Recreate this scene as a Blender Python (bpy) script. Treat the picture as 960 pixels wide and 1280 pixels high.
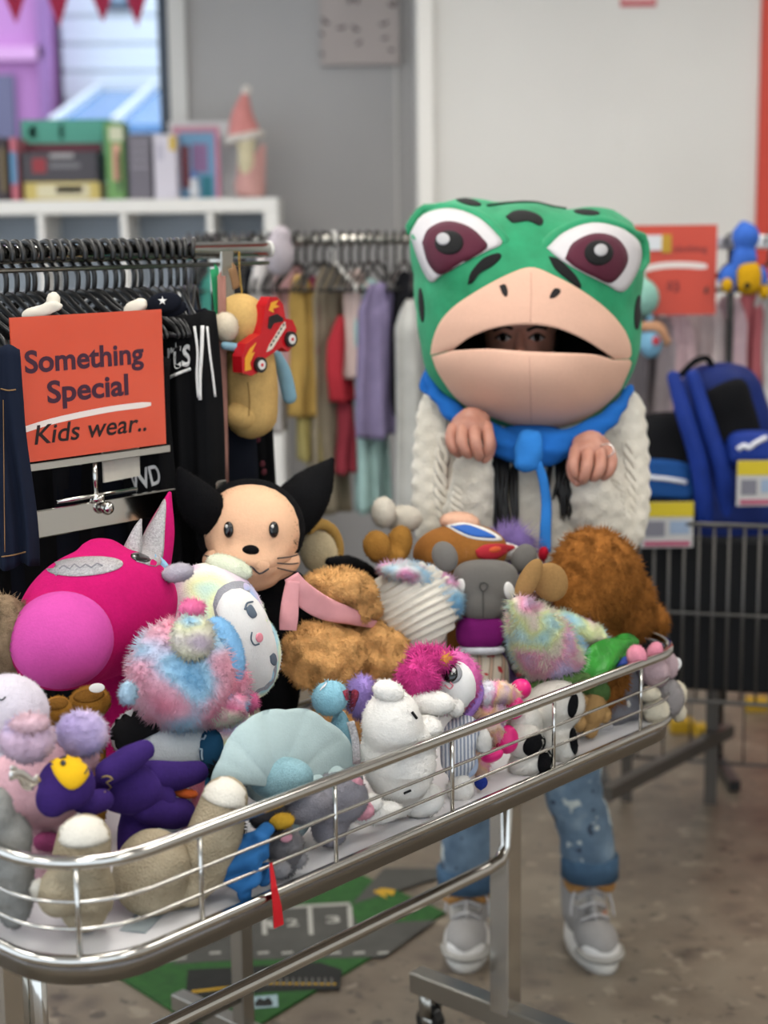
import bpy, math, random
import numpy as np
from mathutils import Matrix, Vector, noise
from mathutils.bvhtree import BVHTree

for o in list(bpy.data.objects):
    bpy.data.objects.remove(o)
SC = bpy.context.scene
COL = SC.collection
random.seed(7)
RNG = np.random.default_rng(7)

# ------------------------------------------------------------------ camera
FPX, CAMH = 2000.0, 1.6                 # focal length in pixels of the 960x1280 frame, eye height
PITCH, ROLL = math.radians(9.9), math.radians(-0.7)
CAM = np.array([0, 0, CAMH])
_f = np.array([0, math.cos(PITCH), -math.sin(PITCH)])
_r0 = np.array([1.0, 0, 0])
_u0 = np.cross(_r0, _f)
_R = math.cos(ROLL) * _r0 + math.sin(ROLL) * _u0
_U = -math.sin(ROLL) * _r0 + math.cos(ROLL) * _u0
cd = bpy.data.cameras.new('camera')
cam = bpy.data.objects.new('camera', cd)
COL.objects.link(cam)
cd.sensor_fit = 'VERTICAL'
cd.sensor_height = 24.0
cd.lens = 24.0 * FPX / 1280.0
cd.clip_start = 0.05
cd.dof.use_dof = True
cd.dof.focus_distance = 2.38
cd.dof.aperture_fstop = 1.75
m3 = np.column_stack([_R, _U, -_f])
cam.matrix_world = Matrix.Translation(Vector(CAM)) @ Matrix([list(r) for r in m3]).to_4x4()
SC.camera = cam

# ------------------------------------------------------------------ daylight, exposure
w = bpy.data.worlds.new('sky')
SC.world = w
w.use_nodes = True
bg = w.node_tree.nodes['Background']
bg.inputs[0].default_value = (0.80, 0.90, 1.0, 1)
bg.inputs[1].default_value = 1.5
SC.view_settings.view_transform = 'Standard'
SC.view_settings.look = 'None'
SC.view_settings.gamma = 1.0
SC.view_settings.exposure = 0.4
SC.cycles.use_denoising = True
SC.cycles.max_bounces = 6
SC.cycles.diffuse_bounces = 3
SC.cycles.caustics_reflective = False
SC.cycles.caustics_refractive = False
LAMP = 9.0                               # strength of the ceiling panels, built with the ceiling

# ------------------------------------------------------------------ pixel -> place
def ray(x, y):
    return _f + _R * ((x - 480) / FPX) - _U * ((y - 640) / FPX)
def atY(x, y, yy):
    d = ray(x, y); return CAM + d * (yy / d[1])
def atZ(x, y, z):
    d = ray(x, y); return CAM + d * ((z - CAMH) / d[2])
T0 = np.array([-.366, 1.74, 0.0])        # front corner of the trolley, its long and its short direction
TD = np.array([.6655, .7464, 0.0])
TN = np.array([-.7464, .6655, 0.0])
TL, TW, TZ = 1.38, .57, .75
def tp(a, p, z):
    return T0 + TD * a + TN * p + np.array([0, 0, z])
def Q(x, y, p):                          # on the upright plane p metres behind the trolley's front edge
    d = ray(x, y); return CAM + d * (((T0 - CAM) @ TN + p) / (d @ TN))
def mpp(P):                              # metres per pixel at P
    return float((np.asarray(P) - CAM) @ _f) / FPX

# ------------------------------------------------------------------ materials
def C(h):
    h = h.lstrip('#'); v = [int(h[i:i + 2], 16) / 255 for i in (0, 2, 4)]
    return tuple(c / 12.92 if c <= .04045 else ((c + .055) / 1.055) ** 2.4 for c in v) + (1,)
MATS = {}
FUZZY = set()                            # short-pile plush materials
def newmat(name):
    m = bpy.data.materials.new(name); m.use_nodes = True
    nt = m.node_tree; b = nt.nodes['Principled BSDF']
    MATS[name] = m
    return m, nt, b
def coords(nt, scale=(1, 1, 1), kind='Object'):
    tc = nt.nodes.new('ShaderNodeTexCoord'); mp = nt.nodes.new('ShaderNodeMapping')
    mp.inputs['Scale'].default_value = scale
    nt.links.new(tc.outputs[kind], mp.inputs['Vector'])
    return mp.outputs['Vector']
def tex(nt, vec, scale, detail=3, rough=.55):
    n = nt.nodes.new('ShaderNodeTexNoise')
    n.inputs['Scale'].default_value = scale; n.inputs['Detail'].default_value = detail
    n.inputs['Roughness'].default_value = rough
    nt.links.new(vec, n.inputs['Vector'])
    return n.outputs[0]
def ramp(nt, fac, stops, interp='LINEAR'):
    r = nt.nodes.new('ShaderNodeValToRGB'); r.color_ramp.interpolation = interp
    el = r.color_ramp.elements
    while len(el) < len(stops): el.new(0.5)
    for e, (p, c) in zip(el, stops): e.position = p; e.color = C(c) if isinstance(c, str) else c
    nt.links.new(fac, r.inputs[0])
    return r.outputs[0]
def bump(nt, b, h, strength=.4, dist=.002):
    n = nt.nodes.new('ShaderNodeBump'); n.inputs['Strength'].default_value = strength
    n.inputs['Distance'].default_value = dist
    nt.links.new(h, n.inputs['Height']); nt.links.new(n.outputs[0], b.inputs['Normal'])
def mixc(nt, fac, a, b_):
    m = nt.nodes.new('ShaderNodeMix'); m.data_type = 'RGBA'
    nt.links.new(fac, m.inputs[0])
    for k, v in ((6, a), (7, b_)):
        if isinstance(v, str): m.inputs[k].default_value = C(v)
        elif isinstance(v, tuple): m.inputs[k].default_value = v
        else: nt.links.new(v, m.inputs[k])
    return m.outputs[2]
def shade(col, k):
    c = C(col); return tuple(min(1, x * k) for x in c[:3]) + (1,)
def plain(name, col, rough=.6, metal=0, spec=.4, var=.0, vs=30, bs=0, bd=.001, bscale=200):
    if name in MATS: return MATS[name]
    m, nt, b = newmat(name)
    b.inputs['Roughness'].default_value = rough; b.inputs['Metallic'].default_value = metal
    b.inputs['Specular IOR Level'].default_value = spec
    v = coords(nt)
    if var:
        n = tex(nt, v, vs, 3)
        c = ramp(nt, n, [(.3, shade(col, 1 - var)), (.7, shade(col, 1 + var))])
        nt.links.new(c, b.inputs['Base Color'])
    else:
        b.inputs['Base Color'].default_value = C(col)
    if bs: bump(nt, b, tex(nt, v, bscale, 2), bs, bd)
    return m
def plush(name, col, var=.16, vs=28, sheen=.35, bs=.6, bscale=330, bd=.003):
    if name in MATS: return MATS[name]
    m, nt, b = newmat(name)
    b.inputs['Roughness'].default_value = .95; b.inputs['Specular IOR Level'].default_value = .12
    b.inputs['Sheen Weight'].default_value = sheen; b.inputs['Sheen Roughness'].default_value = .5
    b.inputs['Sheen Tint'].default_value = C(col)
    v = coords(nt); n = tex(nt, v, vs, 4)
    n2 = tex(nt, v, bscale * .55, 2)
    ad = nt.nodes.new('ShaderNodeMath'); ad.operation = 'MULTIPLY_ADD'
    nt.links.new(n2, ad.inputs[0]); ad.inputs[1].default_value = .6
    nt.links.new(n, ad.inputs[2])
    c = ramp(nt, ad.outputs[0], [(.55, shade(col, 1 - var)), (1.05, shade(col, 1 + var))])
    nt.links.new(c, b.inputs['Base Color'])
    bump(nt, b, tex(nt, v, bscale, 2), bs, bd)
    if sheen < .4 and bs > .3: FUZZY.add(name)
    return m
def tiedye(name, stops, scale=9, seed=0, bs=.6, bscale=330):
    if name in MATS: return MATS[name]
    m, nt, b = newmat(name)
    b.inputs['Roughness'].default_value = .95; b.inputs['Specular IOR Level'].default_value = .12
    b.inputs['Sheen Weight'].default_value = .3
    tc = nt.nodes.new('ShaderNodeTexCoord'); mp = nt.nodes.new('ShaderNodeMapping')
    mp.inputs['Location'].default_value = (seed * 1.7, seed * .9, seed * 2.3)
    nt.links.new(tc.outputs['Object'], mp.inputs[0])
    n = tex(nt, mp.outputs[0], scale, 1.5, .4)
    c = ramp(nt, n, stops)
    nt.links.new(c, b.inputs['Base Color'])
    bump(nt, b, tex(nt, mp.outputs[0], bscale, 2), bs, .003)
    FUZZY.add(name)
    return m
def fabric(name, col, wave=0, rough=.9, var=.12, vs=14):
    if name in MATS: return MATS[name]
    m, nt, b = newmat(name)
    b.inputs['Roughness'].default_value = rough; b.inputs['Specular IOR Level'].default_value = .15
    v = coords(nt); n = tex(nt, v, vs, 4)
    nt.links.new(ramp(nt, n, [(.3, shade(col, 1 - var)), (.7, shade(col, 1 + var))]), b.inputs['Base Color'])
    bump(nt, b, tex(nt, v, 600, 2), .25, .001)
    return m
CHROME = plain('chrome', '#c9c6c0', .12, 1.0)
CHROME2 = plain('brushed_steel', '#a8a49c', .28, 1.0)
BLACKP = plain('black_plastic', '#131314', .35, 0, .5)
WHITEP = plain('white_laminate', '#e9e6e1', .4)
EYEB = plain('eye_black', '#0b0b0c', .12, 0, .6)
WHITEF = plain('white_felt', '#dcdad6', .9, var=.04, bs=.3)
BLACKF = plain('black_felt', '#0d0d0e', .9, var=.1, bs=.3)

# ------------------------------------------------------------------ mesh helpers
def npa(x): return np.asarray(x, float)
def unit(v):
    v = npa(v); return v / (np.linalg.norm(v) + 1e-12)
def mesh_obj(name, V, F, mat, root=None, smooth=True, normals=None, mats=None, mi=None):
    V = npa(V)
    off = npa(root.matrix_basis.translation) if root is not None else np.zeros(3)
    if root is not None and root.parent is not None:
        off = off + npa(root.parent.matrix_basis.translation)
    own = np.zeros(3)
    if root is None:
        own = np.array([(V[:, 0].min() + V[:, 0].max()) / 2, (V[:, 1].min() + V[:, 1].max()) / 2, V[:, 2].min()])
        off = own
    me = bpy.data.meshes.new(name)
    me.from_pydata((V - off).tolist(), [], [tuple(int(i) for i in f) for f in F])
    if mats:
        for m in mats: me.materials.append(m)
        if mi is not None: me.polygons.foreach_set('material_index', npa(mi).astype(np.int32))
    else:
        me.materials.append(mat)
    if smooth: me.shade_smooth()
    if normals is not None: me.normals_split_custom_set_from_vertices(npa(normals).tolist())
    me.update()
    o = bpy.data.objects.new(name, me); COL.objects.link(o)
    if root is not None: o.parent = root
    else: o.location = own
    return o
def thing(name, label, cat, loc=(0, 0, 0), group=None):
    o = bpy.data.objects.new(name, None); COL.objects.link(o)
    o.empty_display_size = .05
    o.location = tuple(float(v) for v in loc); o['label'] = label; o['category'] = cat
    if group: o['group'] = group
    return o
def tag(o, label, cat, group=None):
    o['label'] = label; o['category'] = cat
    if group: o['group'] = group
    return o
def struct(o): o['kind'] = 'structure'; return o
def cat(parts):
    V, F, n = [], [], 0
    for v, f in parts:
        V.append(npa(v)); F += [tuple(i + n for i in q) for q in f]; n += len(v)
    return np.vstack(V), F
def sphere_vf(seg=24, rings=14):
    V = [(0, 0, 1)]
    for i in range(1, rings):
        th = math.pi * i / rings
        for j in range(seg):
            ph = 2 * math.pi * j / seg
            V.append((math.sin(th) * math.cos(ph), math.sin(th) * math.sin(ph), math.cos(th)))
    V.append((0, 0, -1)); F = []
    for j in range(seg):
        F.append((0, 1 + j, 1 + (j + 1) % seg))
        for i in range(rings - 2):
            a = 1 + i * seg; b = a + seg
            F.append((a + j, b + j, b + (j + 1) % seg, a + (j + 1) % seg))
        a = 1 + (rings - 2) * seg
        F.append((a + j, len(V) - 1, a + (j + 1) % seg))
    return npa(V), F
_SPH = {}
def ell(c, r, M=None, seg=24, rings=14, power=1.0):
    k = (seg, rings)
    if k not in _SPH: _SPH[k] = sphere_vf(*k)
    V, F = _SPH[k]
    if power != 1.0: V = np.sign(V) * np.abs(V) ** power
    V = V * npa(r)
    if M is not None: V = V @ npa(M).T
    return V + npa(c), F
def frames(P):
    P = npa(P); n = len(P)
    t = np.gradient(P, axis=0); t = t / (np.linalg.norm(t, axis=1)[:, None] + 1e-12)
    a = np.array([0, 0, 1.0]) if abs(t[0][2]) < .9 else np.array([1.0, 0, 0])
    u = unit(a - t[0] * (a @ t[0])); us, vs = [], []
    for i in range(n):
        u = unit(u - t[i] * (u @ t[i])); us.append(u); vs.append(np.cross(t[i], u))
    return t, npa(us), npa(vs)
def resample(P, n):
    P = npa(P); d = np.r_[0, np.cumsum(np.linalg.norm(np.diff(P[:, :3], axis=0), axis=1))]
    s = np.linspace(0, d[-1], n); return np.column_stack([np.interp(s, d, P[:, k]) for k in range(P.shape[1])])
def curve(P, n=16):                     # Catmull-Rom through control rows
    P = npa(P); Q_ = np.vstack([2 * P[0] - P[1], P, 2 * P[-1] - P[-2]]); out = []
    m = len(P) - 1
    for i in range(m):
        p0, p1, p2, p3 = Q_[i:i + 4]
        k = max(2, n // m)
        for t in np.linspace(0, 1, k, endpoint=False):
            out.append(.5 * (2 * p1 + (p2 - p0) * t + (2 * p0 - 5 * p1 + 4 * p2 - p3) * t * t + (3 * p1 - p0 - 3 * p2 + p3) * t ** 3))
    out.append(P[-1]); return npa(out)
def tube(P, r, seg=10, closed=False, round_ends=False, flat=1.0):
    P = npa(P); n = len(P)
    r = np.full(n, float(r)) if np.isscalar(r) else npa(r)
    if round_ends and not closed:
        d0, d1 = unit(P[0] - P[1]), unit(P[-1] - P[-2]); k = 4
        A = [(P[0] + d0 * r[0] * math.sin(t), r[0] * math.cos(t)) for t in np.linspace(math.pi / 2 - .12, 0, k, endpoint=False)]
        B_ = [(P[-1] + d1 * r[-1] * math.sin(t), r[-1] * math.cos(t)) for t in np.linspace(0, math.pi / 2 - .12, k + 1)[1:]]
        P = np.vstack([[a[0] for a in A], P, [b[0] for b in B_]]); r = np.r_[[a[1] for a in A], r, [b[1] for b in B_]]
        n = len(P)
    t, u, v = frames(P)
    if closed:
        t = (np.roll(P, -1, 0) - np.roll(P, 1, 0)); t /= np.linalg.norm(t, axis=1)[:, None]
    V = []; F = []
    for i in range(n):
        for j in range(seg):
            an = 2 * math.pi * j / seg
            V.append(P[i] + r[i] * (math.cos(an) * u[i] + flat * math.sin(an) * v[i]))
    m = n if closed else n - 1
    for i in range(m):
        a, b = i * seg, ((i + 1) % n) * seg
        for j in range(seg): F.append((a + j, a + (j + 1) % seg, b + (j + 1) % seg, b + j))
    if not closed:
        F.append(tuple(range(seg))[::-1]); F.append(tuple((n - 1) * seg + j for j in range(seg)))
    return npa(V), F
def box(c, s, M=None, bev=0.0):
    h = npa(s) / 2
    if bev <= 0:
        V = npa([(x, y, z) for x in (-1, 1) for y in (-1, 1) for z in (-1, 1)]) * h
        F = [(0, 1, 3, 2), (4, 6, 7, 5), (0, 4, 5, 1), (2, 3, 7, 6), (0, 2, 6, 4), (1, 5, 7, 3)]
    else:
        b = min(bev, min(h) * .95); V = []; F = []
        idx = {}
        for sx in (-1, 1):
            for sy in (-1, 1):
                for sz in (-1, 1):
                    for ax in range(3):
                        v = npa([sx, sy, sz]) * (h - b); v[ax] = [sx, sy, sz][ax] * h[ax]
                        idx[(sx, sy, sz, ax)] = len(V); V.append(v)
        V = npa(V)
        for ax in range(3):
            o1, o2 = [k for k in range(3) if k != ax]
            for s_ in (-1, 1):
                q = []
                for (a, b_) in ((-1, -1), (1, -1), (1, 1), (-1, 1)):
                    k = [0, 0, 0]; k[ax] = s_; k[o1] = a; k[o2] = b_
                    q.append(idx[(*k, ax)])
                F.append(tuple(q))
            for a in (-1, 1):
                for b_ in (-1, 1):
                    k0 = [0, 0, 0]; k1 = [0, 0, 0]; k0[ax] = -1; k1[ax] = 1
                    k0[o1] = k1[o1] = a; k0[o2] = k1[o2] = b_
                    F.append((idx[(*k0, o1)], idx[(*k1, o1)], idx[(*k1, o2)], idx[(*k0, o2)]))
        for sx in (-1, 1):
            for sy in (-1, 1):
                for sz in (-1, 1): F.append(tuple(idx[(sx, sy, sz, k)] for k in range(3)))
        # orient outwards
        F2 = []
        for f in F:
            a, b_, c_ = V[f[0]], V[f[1]], V[f[2]]
            n_ = np.cross(b_ - a, c_ - a)
            F2.append(f if n_ @ np.mean(V[list(f)], axis=0) > 0 else f[::-1])
        F = F2
    if M is not None: V = V @ npa(M).T
    return V + npa(c), F
def basis(x, y, z): return np.column_stack([unit(x), unit(y), unit(z)])
TM = basis(TD, TN, (0, 0, 1))            # trolley-aligned axes
def prism(poly, origin, X, Y, thick):    # flat outline (star-shaped or convex) extruded along X x Y
    poly = npa(poly); n = len(poly); Z = np.cross(X, Y)
    a = npa(origin) + poly[:, :1] * npa(X) + poly[:, 1:2] * npa(Y)
    V = np.vstack([a + Z * thick / 2, a - Z * thick / 2])
    F = [tuple(range(n)), tuple(range(2 * n - 1, n - 1, -1))]
    for i in range(n):
        j = (i + 1) % n; F.append((i, i + n, j + n, j))
    return V, F
def union(prims, voxel=.006, smooth=6):
    V, F = cat(prims)
    me = bpy.data.meshes.new('tmp'); me.from_pydata(V.tolist(), [], F)
    o = bpy.data.objects.new('tmp', me); COL.objects.link(o)
    r = o.modifiers.new('r', 'REMESH'); r.mode = 'VOXEL'; r.voxel_size = voxel
    s = o.modifiers.new('s', 'SMOOTH'); s.factor = .5; s.iterations = smooth
    dg = bpy.context.evaluated_depsgraph_get(); ev = o.evaluated_get(dg); m = ev.to_mesh()
    V = np.empty(len(m.vertices) * 3); m.vertices.foreach_get('co', V); V = V.reshape(-1, 3)
    F = [tuple(p.vertices) for p in m.polygons]
    ev.to_mesh_clear()
    bpy.data.objects.remove(o); bpy.data.meshes.remove(me)
    return V, F
def vnormals(V, F):
    V = npa(V); N = np.zeros_like(V)
    for k in (3, 4):
        A = np.array([f for f in F if len(f) == k], int)
        if len(A) == 0: continue
        n = np.cross(V[A[:, 1]] - V[A[:, 0]], V[A[:, 2]] - V[A[:, 0]])
        if k == 4: n = np.cross(V[A[:, 2]] - V[A[:, 0]], V[A[:, 3]] - V[A[:, 1]])
        for j in range(k): np.add.at(N, A[:, j], n)
    l = np.linalg.norm(N, axis=1); l[l == 0] = 1
    return N / l[:, None]
def lump(V, F, amp, freq, seed=0):
    N = vnormals(V, F); s = Vector((seed * 3.1, seed * 1.3, seed * 7.7))
    d = np.array([noise.noise(Vector(v) * freq + s) for v in V])
    return V + N * (d * amp)[:, None]
def fur(V, F, count, length, width, droop=.35, rnd=.5, seed=1):
    V = npa(V); N = vnormals(V, F)
    T = []
    for f in F:
        for k in range(1, len(f) - 1): T.append((f[0], f[k], f[k + 1]))
    T = np.array(T); A, B_, C_ = V[T[:, 0]], V[T[:, 1]], V[T[:, 2]]
    ar = np.linalg.norm(np.cross(B_ - A, C_ - A), axis=1); ar /= ar.sum()
    g = np.random.default_rng(seed)
    t = g.choice(len(T), count, p=ar); u = g.random(count); v = g.random(count)
    fl = u + v > 1; u[fl] = 1 - u[fl]; v[fl] = 1 - v[fl]
    P = A[t] + (B_[t] - A[t]) * u[:, None] + (C_[t] - A[t]) * v[:, None]
    n = N[T[t, 0]] * (1 - u - v)[:, None] + N[T[t, 1]] * u[:, None] + N[T[t, 2]] * v[:, None]
    n /= np.linalg.norm(n, axis=1)[:, None] + 1e-9
    r = g.normal(size=(count, 3)); tg = r - n * (r * n).sum(1)[:, None]; tg /= np.linalg.norm(tg, axis=1)[:, None] + 1e-9
    L = length * (.6 + .8 * g.random(count))[:, None]
    clump = np.array([noise.noise_vector(Vector(p) * (3.0 / max(length, .004) * .25)) for p in P]) if length > .0035 else 0
    dirv = n * .75 + clump * .9 + g.normal(size=(count, 3)) * rnd * .45 + np.array([0, 0, -droop])
    dirv /= np.linalg.norm(dirv, axis=1)[:, None]
    bt = np.cross(n, tg)
    base = P - n * .0015; w2 = width * .62
    a = base + tg * w2; b = base + (-.5 * tg + .866 * bt) * w2; c = base + (-.5 * tg - .866 * bt) * w2
    tip = P + dirv * L
    VV = np.stack([a, b, c, tip], 1).reshape(-1, 3)
    i = np.arange(count) * 4
    FF = [(k, k + 1, k + 3) for k in i] + [(k + 1, k + 2, k + 3) for k in i] + [(k + 2, k, k + 3) for k in i]
    out = np.stack([a - base, b - base, c - base, 0 * a], 1)
    out /= np.linalg.norm(out, axis=2)[:, :, None] + 1e-9
    NN = (n[:, None, :] + out * .35).reshape(-1, 3); NN /= np.linalg.norm(NN, axis=1)[:, None]
    return VV, FF, NN
# ================================================================== the room
BACK, BACK2 = 7.0, 6.2
m, nt, b = newmat('wall_paint'); v = coords(nt, kind='Object')
nt.links.new(ramp(nt, tex(nt, v, 1.3, 3), [(.3, '#d3d0cb'), (.7, '#dad7d2')]), b.inputs['Base Color'])
b.inputs['Roughness'].default_value = .75; bump(nt, b, tex(nt, v, 90, 3), .15, .002)
WALLM = m
WALL2 = plain('wall_paint_grey', '#b0adac', .8, var=.03, vs=2, bs=.15, bscale=90)
# vinyl floor with a worn stone pattern
m, nt, b = newmat('stone_vinyl'); v = coords(nt, kind='Object')
vo = nt.nodes.new('ShaderNodeTexVoronoi'); vo.inputs['Scale'].default_value = 9
n1 = tex(nt, v, 6, 4)
mv = nt.nodes.new('ShaderNodeMix'); mv.data_type = 'VECTOR'; mv.inputs[0].default_value = .12
nt.links.new(v, mv.inputs[4]); nt.links.new(n1, mv.inputs[5]); nt.links.new(mv.outputs[1], vo.inputs['Vector'])
c1 = ramp(nt, vo.outputs['Distance'], [(.0, '#43392f'), (.16, '#5d5247'), (.35, '#706455'), (.8, '#796e5f')])
c2 = mixc(nt, ramp(nt, tex(nt, v, 3.1, 5, .65), [(.42, (0, 0, 0, 1)), (.66, (.75, .75, .75, 1))]), c1, '#564b40')
c3 = mixc(nt, ramp(nt, tex(nt, v, 22, 3), [(.60, (0, 0, 0, 1)), (.68, (.8, .8, .8, 1))]), c2, '#443b34')
c4 = mixc(nt, ramp(nt, tex(nt, v, 15, 2), [(.62, (0, 0, 0, 1)), (.72, (.6, .6, .6, 1))]), c3, '#978c7a')
nt.links.new(c4, b.inputs['Base Color']); b.inputs['Roughness'].default_value = .42
FLOORM = m
def slab(name, x0, x1, y0, y1, z0, z1, mat, root=None, bev=0):
    V, F = box(((x0 + x1) / 2, (y0 + y1) / 2, (z0 + z1) / 2), (x1 - x0, y1 - y0, z1 - z0), bev=bev)
    return mesh_obj(name, V, F, mat, root, smooth=False)
struct(slab('floor', -5, 4, -2.5, 7.4, -.05, 0, FLOORM))
struct(slab('ceiling', -5, 4, -2.5, 7.4, 3.0, 3.05, plain('ceiling_white', '#e8e6e2', .8)))
wx1 = atY(200, 100, BACK)[0]              # right edge of the shop window
struct(slab('wall_back', wx1 + .10, .20, BACK, BACK + .2, 0, 3.0, WALL2))
struct(slab('wall_below_window', -5, wx1 + .10, BACK, BACK + .2, 0, 1.45, WALL2))
cx0 = atY(523, 100, BACK2)[0]
struct(slab('wall_alcove', cx0, 4, BACK2, BACK + .2, 0, 3.0, WALLM))
tr = struct(slab('trim_1', cx0 - .004, atY(541, 100, BACK2)[0], BACK2 - .03, BACK2, 0, 3.0, plain('corner_trim', '#e6e2dc', .5)))
struct(slab('wall_right', 4, 4.2, -2.5, 7.4, 0, 3.0, WALLM))
struct(slab('baseboard_back', cx0, 4, BACK2 - .015, BACK2, 0, .09, plain('skirting', '#77716b', .6)))
# red painted panel on the alcove wall
rx = atY(945, 250, BACK2)[0]
rp = slab('wall_panel', rx, rx + .9, BACK2 - .02, BACK2, 0.0, 3.0, plain('red_paint', '#c4402f', .55, var=.03, vs=3))
tag(rp, 'tall red painted panel on the pale back wall', 'wall panel')
# shop window: dark frame, white casing, glass
win = bpy.data.objects.new('window_1', None); COL.objects.link(win); win['kind'] = 'structure'
win.location = (wx1 - 1.2, BACK, 1.45)
DK = plain('dark_frame', '#3c4654', .4)
slab('window_frame', wx1, wx1 + .045, BACK - .02, BACK + .1, 1.45, 3.0, DK, win)
slab('window_frame', -5, wx1, BACK - .02, BACK + .1, 1.45, 1.50, DK, win)
slab('window_casing', wx1 + .045, wx1 + .115, BACK - .035, BACK + .1, 1.40, 3.0, plain('casing_white', '#d9d6d2', .5), win)
slab('window_sill', -5, wx1 + .115, BACK - .08, BACK, 1.40, 1.45, plain('casing_white', '#d9d6d2', .5), win)
gm, nt, b = newmat('window_glass'); b.inputs['Base Color'].default_value = (1, 1, 1, 1)
b.inputs['Roughness'].default_value = .0; b.inputs['Transmission Weight'].default_value = 1; b.inputs['IOR'].default_value = 1.0
b.inputs['Alpha'].default_value = .12
slab('pane', -5, wx1, BACK + .04, BACK + .046, 1.5, 3.0, gm, win)

# ceiling panels (the shop's own lights)
em, nt, b = newmat('lamp_diffuser'); b.inputs['Emission Color'].default_value = (1.0, .965, .90, 1)
b.inputs['Emission Strength'].default_value = LAMP; b.inputs['Base Color'].default_value = (.9, .9, .9, 1)
k = 0
for yy in (.3, 2.3, 4.4):
    for xx in (-2.2, -.2, 1.8):
        t = thing('ceiling_light', 'recessed square ceiling light panel of the shop', 'ceiling light', (xx, yy, 3.0), 'ceiling light panels')
        slab('diffuser', xx - .28, xx + .28, yy - .58, yy + .58, 2.975, 2.985, em, t)
        fr = [box((xx, yy + s * .6, 2.985), (.64, .04, .03)) for s in (-1, 1)] + [box((xx + s * .3, yy, 2.985), (.04, 1.16, .03)) for s in (-1, 1)]
        mesh_obj('frame', *cat(fr), WHITEP, t, smooth=False)

# ---- the street outside the window
ST = 13.0
def ox(px, py, yy): return atY(px, py, yy)
OWHITE = plain('white_cladding', '#e8eef2', .8)
OPINK = plain('pink_render', '#c58ac4', .8)
t = thing('house', 'white weatherboard house across the street seen through the window', 'building', (ox(150, 100, ST)[0], ST, 0))
x0, x1 = ox(78, 50, ST)[0], 4.0
slab('wall', x0, x1, ST, ST + 4, 0, 6, OWHITE, t)
for i in range(12):
    z = 1.3 + i * .21
    V, F = box(((x0 + x1) / 2, ST - .03, z), (x1 - x0, .05, .185), basis((1, 0, 0), (0, 1, .12), (0, -.12, 1)))
    mesh_obj('board', V, F, OWHITE, t, smooth=False)
wa = ox(134, 0, ST - .06); wb = ox(165, 12, ST - .06)
wn = slab('window', wa[0], wb[0], ST - .10, ST - .04, wb[2], wb[2] + .8, DK, t)
slab('pane', wa[0] + .04, wb[0] - .04, ST - .12, ST - .09, wb[2] + .04, wb[2] + .76, plain('grey_pane', '#8da3b8', .1), wn)
t2 = thing('house', 'pink rendered house beside the white one across the street', 'building', (ox(30, 100, ST)[0], ST - .4, 0))
slab('wall', -8, x0 - .06, ST - .4, ST + 4, 0, 6, OPINK, t2)
slab('fascia', -8, x0 - .06, ST - .5, ST - .4, ox(40, 75, ST)[2] - .05, ox(40, 75, ST)[2] + .05, plain('pink_trim', '#e0a8d8', .7), t2)
slab('shopfront', -8, x0 - .3, ST - .46, ST - .4, 0, ox(40, 100, ST)[2], plain('grey_lilac', '#6d6a86', .5), t2)
slab('downpipe', x0 - .1, x0 - .02, ST - .5, ST - .42, 0, 6, plain('mauve', '#9a6fa6', .6), t2)
# lean-to glass roof in front of the white house
t3 = thing('glass_canopy', 'pale blue glazed canopy sloping in front of the white house', 'canopy', (ox(160, 160, 12)[0], 11.6, 0))
ca, cb = ox(100, 118, 12.6), ox(210, 165, 11)
BL = plain('blue_glass', '#5e93cc', .15)
V = [(ca[0], 12.9, ca[2] + .05), (3, 12.9, ca[2] + .05), (3, 11, cb[2] + .05), (ca[0], 11, cb[2] + .05)]
V2 = [(x, y, z - .05) for x, y, z in V]
mesh_obj('roof_sheet', V + V2, [(0, 1, 2, 3), (7, 6, 5, 4), (0, 4, 5, 1), (1, 5, 6, 2), (2, 6, 7, 3), (3, 7, 4, 0)], BL, t3, smooth=False)
for i in range(9):
    xx = ca[0] + .1 + i * .42
    V, F = box((xx, 11.95, (ca[2] + cb[2]) / 2 + .08), (.05, 2.0, .05), basis((1, 0, 0), (0, 1.9, ca[2] - cb[2]), (0, -(ca[2] - cb[2]), 1.9)))
    mesh_obj('rafter', V, F, OWHITE, t3, smooth=False)
slab('post', ca[0], ca[0] + .1, 11, 11.1, 0, cb[2], OWHITE, t3)
slab('post', 2.5, 2.6, 11, 11.1, 0, cb[2], OWHITE, t3)
struct(slab('street', -12, 8, 7.4, 20, -.1, -.05, plain('asphalt', '#75777a', .9)))
# bunting across the street side of the window
bt = thing('bunting', 'string of small red pennants hanging across the shop window', 'bunting', tuple(ox(60, 0, BACK - .05)))
BZ = ox(60, -14, BACK - .05)[2]
P = [npa([x, BACK - .05, BZ + .012 * math.sin(x * 6)]) for x in np.linspace(-4.9, wx1 + .08, 40)]
mesh_obj('hook', *box((wx1 + .08, BACK - .045, BZ), (.012, .03, .012)), CHROME2, bt, smooth=False)
mesh_obj('string', *tube(P, .003, 6), plain('string_white', '#dddddd', .8), bt)
for i, x in enumerate((-360, -310, -255, -200, -145, -90, -36, 18, 72, 127, 170)):
    V, F = prism([(-.055, 0), (.055, 0), (.0, -.16 + .02 * (i % 2))], npa([ox(x, -12, BACK - .05)[0], BACK - .05, BZ]), npa([1, 0, 0]), npa([0, 0, 1]), .003)
    mesh_obj('pennant', V, F, plain('red_pennant', '#b3264a', .7), bt, smooth=False)

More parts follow.
